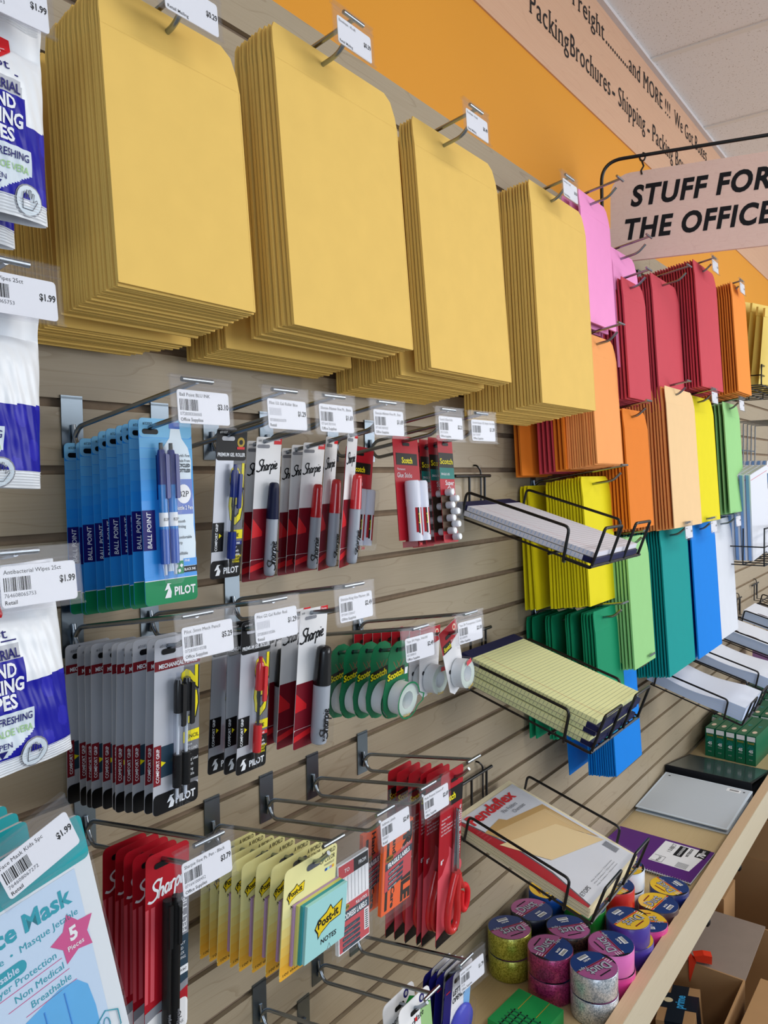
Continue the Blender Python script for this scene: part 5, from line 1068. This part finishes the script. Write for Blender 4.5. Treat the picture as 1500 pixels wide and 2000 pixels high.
# ------------------------------------------------------------------ hanging sign
t = thing('hanging_sign', 'wood grain sign board reading STUFF FOR THE OFFICE on a black rod', 'sign', (1.995, -.078, 2.097), (0, 0, math.atan2(-.9695, .245)))
SW, SH = .50, .222
b = MB(); o = [(0, 0), (SW, 0), (SW, SH)] + [(.05 - .05 * math.sin(a), SH - .05 + .05 * math.cos(a)) for a in [PI / 2 * k / 6 for k in range(7)]]
b.prism(o, -.005, .005, 'sign_wood'); b.build('board', t)
l = MB(); l.text('STUFF FOR', .070, .050, .137, 'ink', -.0058, bold=.036, shear=.2, fit=.322, res=4, sp=1.12); l.build('lettering', t); l = MB(); l.text('THE OFFICE', .070, .036, .055, 'ink', -.0058, bold=.036, shear=.2, fit=.345, res=4, sp=1.12); l.build('lettering', t)
r = MB(); r.tube(fillet([(-.020, 0, .06), (-.024, 0, SH + .040), (.415, 0, SH + .040), (.4155, 0, SH + .028)], .055, 10), .0045, 'black_wire', 10); r.tube([(-.020, 0, .06), (-.03, .07, .05)], .0045, 'black_wire', 8)
r.build('rod', t, True)
for x in (.078, .4085): 
    h = MB(); h.tube([(x + .007 * math.sin(a), 0, SH + .036 + .010 * math.cos(a)) for a in [2 * PI * k / 10 for k in range(9)]], .0024, 'black_wire', 6); h.tube([(x - .002, 0, SH + .027), (x + .003, -.002, SH + .012), (x - .003, -.006, SH + .000), (x - .001, -.006, SH - .010)], .0024, 'black_wire', 6); h.build('hanger', t, True)
# ------------------------------------------------------------------ goods on the base shelf
def duct(label, x, W, z, side, style, rot, hgt=.047, R_=.0465, label_on=True):
    t = thing('duct_tape_roll', label, 'duct tape', (x, -W, z), (0, 0, R2(rot)), 'rolls of duct tape')
    b = MB(); b.lathe([(R_ - .001, .0005), (R_, .002), (R_, hgt - .002), (R_ - .001, hgt - .0005)], side, 36); b.build('roll', t, True)
    c = MB(); n = 36; zt = hgt
    P = lambda pts, m, dz: c.poly([(p[0], p[1], zt + dz) for p in pts], m)
    def seg(a0, a1, r=R_ - .0012): return [(r * math.cos(a0 + (a1 - a0) * k / 16), r * math.sin(a0 + (a1 - a0) * k / 16)) for k in range(17)]
    base = 'duct_pink' if style == 'p' else 'duct_yellow'
    P([((R_ - .001) * math.cos(2 * PI * k / n), (R_ - .001) * math.sin(2 * PI * k / n)) for k in range(n)], 'duct_blue', 0)
    P(seg(R2(-6), R2(186)), base, .0003)
    P([(R_ - .0012, -.004), (-(R_ - .0012), -.004), (-(R_ - .0012), -.001), (R_ - .0012, -.001)], 'maroon' if style == 'p' else 'red', .0004)
    P(seg(R2(148), R2(206)), 'black', .0005)
    for q in range(4): P([(-.041 + .002 * q, .010 - .0055 * q), (-.030, .011 - .0055 * q), (-.030, .0125 - .0055 * q), (-.041 + .002 * q, .0115 - .0055 * q)], 'white', .0007)
    f = lambda X, Z: (X, Z, zt + .0009)
    f2 = lambda X, Z: (X, Z, zt + .0007)
    c.text('Duct', .030, -.026, .003, 'ink', fn=f2, bold=.05, fit=.052); c.text('Duct', .030, -.0265, .0035, 'duct_grey', fn=f, bold=.02, fit=.052); c.text('Tape', .011, .016, -.006, 'duct_grey', fn=f, bold=.02, shear=.2)
    P([(-.016, .027), (.016, .029), (.016, .032), (-.016, .030)], 'ink' if style == 'p' else 'dark_red', .0006)
    P([(-.012, -.034), (.012, -.034), (.012, -.024), (-.012, -.024)], 'label_white', .0006)
    for q in range(7): P([(-.010 + .003 * q, -.033), (-.0086 + .003 * q, -.033), (-.0086 + .003 * q, -.027), (-.010 + .003 * q, -.027)], 'ink', .0009)
    c.text('BAZIC', .0065, 0, -.0205, 'white', fn=f, al='C', bold=.03)
    c.build('top_label', t)
    k = MB(); k.lathe([(R_, hgt - .004), (R_ + .0004, hgt + .0012), (R_ - .0006, hgt + .0016)], 'clear_plastic', 36, caps=False); k.build('plastic_wrap', t, True); return t
Z0 = DECK
D2 = [('green gold glitter', 1.463, .056, 'tape_gold', 'p', 150), ('dark navy', 1.553, .064, 't_navy', 'p', -12), ('multicolour glitter', 1.538, .158, 'tape_black', 'p', 140), ('magenta glitter', 1.447, .158, 'tape_magenta', 'p', -2), ('silver glitter', 1.443, .253, 'tape_silver', 'p', 160), ('pink', 1.5335, .254, 't_pink', 'p', 55), ('violet', 1.645, .250, 't_purple', 'y', 165)]
for nm, x, W, sd, st, ro in D2:
    low = {'pink': 't_hotpink'}.get(nm, sd); dx, dy = {'violet': (.014, .012), 'pink': (.004, .004)}.get(nm, (.001, .002))
    duct(f'lower {nm if low == sd else "hot pink"} roll under the {nm} duct tape roll', x + dx, W + dy * .3, Z0 + .0005, low, st, ro + 40)
    duct(f'upper {nm} duct tape roll with label on top, front of the tray' if nm in ('silver glitter', 'magenta glitter') else f'upper {nm} duct tape roll with printed top label', x, W, Z0 + .050, sd, st, ro)
for nm, x, W, sd, st, ro in [('hot pink', 1.742, .259, 't_hotpink', 'y', -60), ('dark brown', 1.832, .257, 't_brown', 'y', -8), ('dark blue', 1.925, .255, 't_dblue', 'y', 60)]:
    duct(f'single {nm} duct tape roll beside the shelf lip', x, W, Z0 + .0005, sd, st, ro)
for nm, x, W, sd, ro, n in [('bright blue', 1.652, .058, 't_blue', 20, 2), ('green', 1.637, .153, 't_green', 20, 2), ('orange', 1.732, .130, 't_orange', 10, 2), ('red', 1.760, .205 - .03, 't_red', 40, 2), ('white', 1.862, .165, 't_white', 80, 2)]:
    for q in range(n): duct(f'{("lower", "upper")[q]} {nm} duct tape roll half hidden behind the folder tray', x + .004 * q, W, Z0 + .0005 + .0495 * q, sd, 'y', ro + 30 * q)

t = thing('spiral_notebook', 'purple spiral notebook lying flat on the base shelf', 'notebook', (2.262, -.010, DECK + .0002), (0, 0, R2(-2.5)))
b = MB(); w_, l_ = .205, .272
b.box(-w_, 0, -l_, 0, .0, .0015, 'board'); b.build('back_cover', t); MB().box(-w_ + .002, -.001, -l_ + .001, -.001, .0016, .0075, 'paper').build('pages', t)
b = MB(); b.slab([(-w_, -l_), (0, -l_), (0, 0), (-w_, 0)], .0076, .0085, 'purple_cover'); b.slab([(-w_ - .004, -l_ - .001), (.002, -l_ - .001), (.002, .001), (-w_ - .004, .001)], .0070, .0075, 'pages' if 0 else 'paper')
P = lambda pts, m, z: b.poly([(p[0], p[1], z) for p in pts], m)
P([(-.150, -.250), (-.012, -.262), (-.012, -.140), (-.150, -.140)], 'label_white', .0088)
fz = lambda X, Z: (X, Z, .0092)
for s_, sz, x, y, ft, bo in (('1 SUBJECT', .016, -.02, -.175, .055, .0), ('NOTEBOOK', .011, -.02, -.222, .055, .02)): b.text(s_, sz, x - .052, y, 'ink', fn=lambda X, Z: (X, Z, .0092), rot=0, fit=ft, bold=bo)
P([(-.085, -.208), (-.018, -.208), (-.018, -.185), (-.085, -.185)], 'ink', .0090); b.text('COLLEGE RULED', .010, -.080, -.201, 'white', fn=fz, fit=.058, bold=.02); P([(-.060, -.262), (.0, -.262), (.0, -.235), (-.060, -.235)], 'ink', .0090); b.text('70', .026, -.055, -.258, 'white', fn=fz, bold=.05); b.text('SHEETS', .010, -.028, -.252, 'white', fn=fz, bold=.02, sx=.6)
b.tube([(-.145, -.145, .009), (-.145, -.175, .009), (-.110, -.175, .009), (-.110, -.145, .009)], .0006, 'ink_grey', 4); b.text('Mead', .012, -.142, -.166, 'ink', fn=fz, fit=.026)
for q in range(8): P([(-.145 + .004 * q, -.24), (-.1435 + .004 * q, -.24), (-.1435 + .004 * q, -.21), (-.145 + .004 * q, -.21)], 'ink_grey', .0090)
b.build('front_cover', t)
s = MB()
for q in range(40): y = -.006 - (l_ - .012) * q / 39; s.tube([(-w_ - .001 + .0055 * math.cos(a) , y, .0045 + .0055 * math.sin(a)) for a in [2 * PI * k / 8 for k in range(8)]], .0007, 'spiral', 4, True)
s.build('spiral_wire', t)

def binder(label, M_, cover, edge, film, hole=True, D_=.28, th=.036):
    """closed ring binder: wedge from the thick spine (at +x) to the thin mouth; local x = depth from mouth to spine, y = -length"""
    t = thing('ring_binder', label, 'binder'); t.matrix_world = M_
    Ln = .278
    def B(nm, pts, m, y0=-Ln, y1=0): bb = MB(); bb.prism(pts, y0, y1, m); return bb.build(nm, t)
    B('back_cover', [(0, 0), (D_, 0), (D_, .003), (0, .003)], edge); B('spine', [(D_ - .003, .003), (D_, .003), (D_, th), (D_ - .003, th)], cover)
    top = [(0, .012), (D_, th), (D_, th + .003), (0, .015)]
    f = B('front_cover', top, edge); k = math.atan2(th - .012, D_)
    c = MB(); zz = lambda x, d=.0032: .012 + (th - .012) * x / D_ + d
    c.poly([(.006, -Ln + .006, zz(.006)), (D_ - .004, -Ln + .006, zz(D_ - .004)), (D_ - .004, -.006, zz(D_ - .004)), (.006, -.006, zz(.006))], film if film else cover)
    if hole:
        for y in (-.020, -Ln + .020): c.poly([(D_ - .022 + .0035 * math.cos(a), y + .0035 * math.sin(a), zz(D_ - .022, .0036)) for a in [2 * PI * q / 10 for q in range(10)]], 'black')
        c.poly([(D_ - .036, -Ln + .030, zz(D_ - .036, .0034)), (D_ - .014, -Ln + .030, zz(D_ - .014, .0034)), (D_ - .014, -Ln + .072, zz(D_ - .014, .0034)), (D_ - .036, -Ln + .072, zz(D_ - .036, .0034))], 'label_white')
        for q in range(8): c.poly([(D_ - .030, -Ln + .036 + .0035 * q, zz(D_ - .030, .0038)), (D_ - .020, -Ln + .036 + .0035 * q, zz(D_ - .020, .0038)), (D_ - .020, -Ln + .038 + .0035 * q, zz(D_ - .020, .0038)), (D_ - .030, -Ln + .038 + .0035 * q, zz(D_ - .030, .0038))], 'ink')
    c.build('cover_sheet', f)
    r = MB()
    for y in (-.07, -Ln / 2, -Ln + .07): r.tube([(D_ - .030 + .010 * math.cos(a), y, .016 + .010 * math.sin(a)) for a in [2 * PI * q / 12 for q in range(12)]], .0015, 'steel', 6, True)
    r.build('rings', t, True); return t
MX = Matrix.Translation((2.412, -.004, DECK + .001)) @ Matrix.Rotation(R2(-2), 4, 'Z'); binder('pale grey ring binder lying on the base shelf before the black one', MX, 'binder_white', 'binder_edge', 'binder_white')
MX = Matrix.Translation((2.975, -.290, DECK + .001)) @ Matrix.Rotation(R2(178.5), 4, 'Z'); binder('black ring binder with glossy clear cover behind the pale grey one', MX, 'binder_black', 'binder_black', 'binder_film', False, .265, .052)

def envelope_box(label, loc, rot, grp='green envelope boxes'):
    t = thing('envelope_box', label, 'box', loc, rot, grp)
    W_, L_, H = .034, .245, .108
    b = MB(); b.box(0, L_, -W_, 0, 0, H, 'box_green'); b.build('carton', t)
    c = MB(); x = -.0004
    Q = lambda y0, y1, z0, z1, m, dx=0: c.poly([(x - dx, y1, z0), (x - dx, y0, z0), (x - dx, y0, z1), (x - dx, y1, z1)], m)
    Q(-W_ + .003, -.003, H - .020, H - .003, 'label_white'); 
    fx = lambda X, Z: (x - .0002, -X, Z)
    c.text('Scotch', .010, W_ / 2, H - .030, 'gold_print', fn=fx, al='C', bold=.02, fit=.022); c.text('45', .015, W_ / 2, H - .062, 'white', fn=fx, al='C', bold=.04)
    for q in range(3): c.text(('No.6', 'Security', 'Envelopes')[q], .0055, W_ / 2, H - .039 - .005 * q + (0 if q == 0 else .0), 'cyan_print', fn=fx, al='C')
    c.text('count', .006, W_ / 2, H - .070, 'white', fn=fx, al='C'); c.text('10 LB', .005, W_ / 2, .018, 'wipe_pale', fn=fx, al='C')
    c.poly([(0.001, -W_ + .001, H + .0004), (L_, -W_ + .001, H + .0004), (L_, -.001, H + .0004), (.001, -.001, H + .0004)], 'box_green_top'); c.poly([(.05 + .016 * math.cos(a), -W_ / 2 + .008 * math.sin(a), H + .0008) for a in [2 * PI * q / 12 for q in range(12)]], 'mailer_flap'); c.text('45', .02, .12, -W_ / 2 - .006, 'cyan_print', fn=lambda X, Z: (X, Z, H + .0008))
    c.poly([(0, -W_ - .0003, 0), (L_, -W_ - .0003, 0), (L_, -W_ - .0003, H), (0, -W_ - .0003, H)], 'wipe_pale') if 0 else None
    c.build('print', t); return t
for i in range(5): envelope_box(f'green carton with white label, {("first", "second", "third", "fourth", "fifth")[i]} in the front row from the wall', (3.048 - .004 * i, -.052 - .0365 * i, DECK + .0006), (0, 0, R2(-3)))
envelope_box('green carton with white label leaning against the slatted wall', (3.20, -.012, DECK + .006), (R2(14), 0, 0))
for i in range(5): envelope_box(f'green carton in the second row, {("first", "second", "third", "fourth", "fifth")[i]} from the wall', (3.31, -.045 - .0365 * i, DECK + .0006), (0, 0, R2(-1)))
for i in range(5): envelope_box(f'green carton in the far third row, {("first", "second", "third", "fourth", "fifth")[i]} from the wall', (3.58, -.045 - .0365 * i, DECK + .0006), (0, 0, 0))
t = thing('pink_paper_ream', 'tall pink paper ream standing past the green cartons', 'paper', (3.86, -.05, DECK + .0005)); b = MB().box(0, .12, -.22, 0, 0, .279, 'ream_pink'); b.build('wrapper', t); MB().box(-.0005, 0, -.20, -.02, .10, .20, 'duct_pink').build('print', t)
t = thing('tape_box', 'bright green plaid tape box at the bottom edge on the base shelf', 'box', (1.385, -.118, DECK + .0005), (0, 0, R2(-4)))
b = MB().box(-.115, 0, -.100, 0, 0, .028, 'plaid_green')
for q in range(5): 
    b.poly([(-.115, -.025 - .014 * q, .0284), (-.058, -.025 - .014 * q, .0284), (-.058, -.028 - .014 * q, .0284), (-.115, -.028 - .014 * q, .0284)], 'black'); b.poly([(-.110 + .011 * q, -.1, .0286), (-.107 + .011 * q, -.1, .0286), (-.107 + .011 * q, -.02, .0286), (-.110 + .011 * q, -.02, .0286)], 'box_green')
    b.poly([(-.055, -.010 - .02 * q, .0284), (-.002, -.010 - .02 * q, .0284), (-.002, -.0115 - .02 * q, .0284), (-.055, -.0115 - .02 * q, .0284)], 'gold_print') if q % 2 else None
b.build('carton', t)

# ------------------------------------------------------------------ cartons on the floor
def open_box(label, loc, rot, sx, sy, h, flaps=()):
    t = thing('cardboard_box', label, 'cardboard box', loc, (0, 0, R2(rot)), 'open cardboard boxes under the shelf'); k = .004
    b = MB(); b.box(0, sx, -sy, 0, 0, k, 'card_inner').box(0, k, -sy, 0, k, h, 'card_brown').box(sx - k, sx, -sy, 0, k, h, 'card_brown').box(k, sx - k, -sy, -sy + k, k, h, 'card_brown').box(k, sx - k, -k, 0, k, h, 'card_brown'); b.build('box_body', t)
    for side, ang, ln, m in flaps:
        f = MB(); c, s = math.cos(R2(ang)) * ln, math.sin(R2(ang)) * ln
        if side == '+x': v = [(sx, -sy, h), (sx, 0, h), (sx + c, -.004, h + s), (sx + c, -sy + .004, h + s)]
        if side == '-x': v = [(0, -sy, h), (0, 0, h), (-c, -.004, h + s), (-c, -sy + .004, h + s)]
        if side == '-y': v = [(0, -sy, h), (sx, -sy, h), (sx - .004, -sy - c, h + s), (.004, -sy - c, h + s)]
        if side == '+y': v = [(0, 0, h), (sx, 0, h), (sx - .004, c, h + s), (.004, c, h + s)]
        n = (Vector(v[1]) - Vector(v[0])).cross(Vector(v[2]) - Vector(v[0])).normalized() * .004
        f.add([Vector(p) for p in v] + [Vector(p) + n for p in v], [(0, 1, 2, 3), (7, 6, 5, 4), (0, 4, 5, 1), (1, 5, 6, 2), (2, 6, 7, 3), (3, 7, 4, 0)], m); f.build('flap', t)
    return t
open_box('nearest open cardboard box below the shelf with a wide grey flap', (1.60, -.13, 0), 0, .45, .275, .28, (('+x', 2, .265, 'card_grey'),))
open_box('second open cardboard box with its far flap raised, beyond the grey flap', (2.36, -.07, 0), -2, .42, .42, .262, (('+x', 84, .13, 'card_brown'),))
open_box('brown cardboard box farther back under the shelf at the right edge', (2.86, -.10, 0), -1, .45, .36, .30, (('-x', 30, .06, 'card_brown'),))
t = thing('cardboard_box', 'closed brown cardboard box in the lower right corner', 'cardboard box', (1.58, -.425, 0), (0, 0, R2(-1))); MB().box(0, .50, -.34, 0, 0, .278, 'card_brown').build('box_body', t); f = MB().box(0.002, .498, -.168, -.002, .2785, .282, 'card_brown').build('flap', t); f = MB().box(0.002, .498, -.338, -.172, .2785, .282, 'card_brown').build('flap', t)
t = thing('small_carton', 'small closed brown carton resting inside the second box', 'cardboard box', (2.41, -.10, .006)); MB().box(0, .14, -.17, 0, 0, .275, 'card_brown').build('box_body', t)
t = thing('parcel', 'narrow brown parcel sealed with black printed tape inside the nearest box', 'parcel', (1.795, -.285, .034), (R2(-6), R2(5), R2(10))); b = MB().box(0, .17, -.085, 0, 0, .225, 'card_brown'); b.build('box_body', t)
p = MB(); p.box(.06, .13, -.0856, .0006, .2, .2256, 'prime_black').box(.06, .13, -.0858, -.085, .12, .226, 'prime_black').box(-.0006, .1706, -.06, -.02, .224, .2257, 'prime_black'); p.box(-.0006, 0, -.06, -.02, .1, .2257, 'prime_black')
p.text('prime', .030, .064, -.055, 'prime_blue', fn=lambda X, Z: (X, Z, .2263), bold=.03, fit=.06); p.lathe([(.011, .2261), (.011, .2262)], 'beige', 14, c=(.095, -.018, 0)); p.build('printed_tape', t)
t = thing('tape_gun', 'red plastic tool handle hanging by the nearest cardboard box under the lip', 'tool', (2.045, -.275, .300), (R2(6), 0, R2(-65))); b = MB(); b.prism([(0, 0), (.012, -.010), (.014, -.06), (.006, -.125), (-.004, -.06), (-.008, .03), (-.004, .034)], -.006, .006, 'red_plastic'); b.prism([(.006, .004), (.03, .010), (.05, .008), (.05, -.014), (.012, -.010)], -.010, .010, 'red_plastic'); b.build('handle', t)
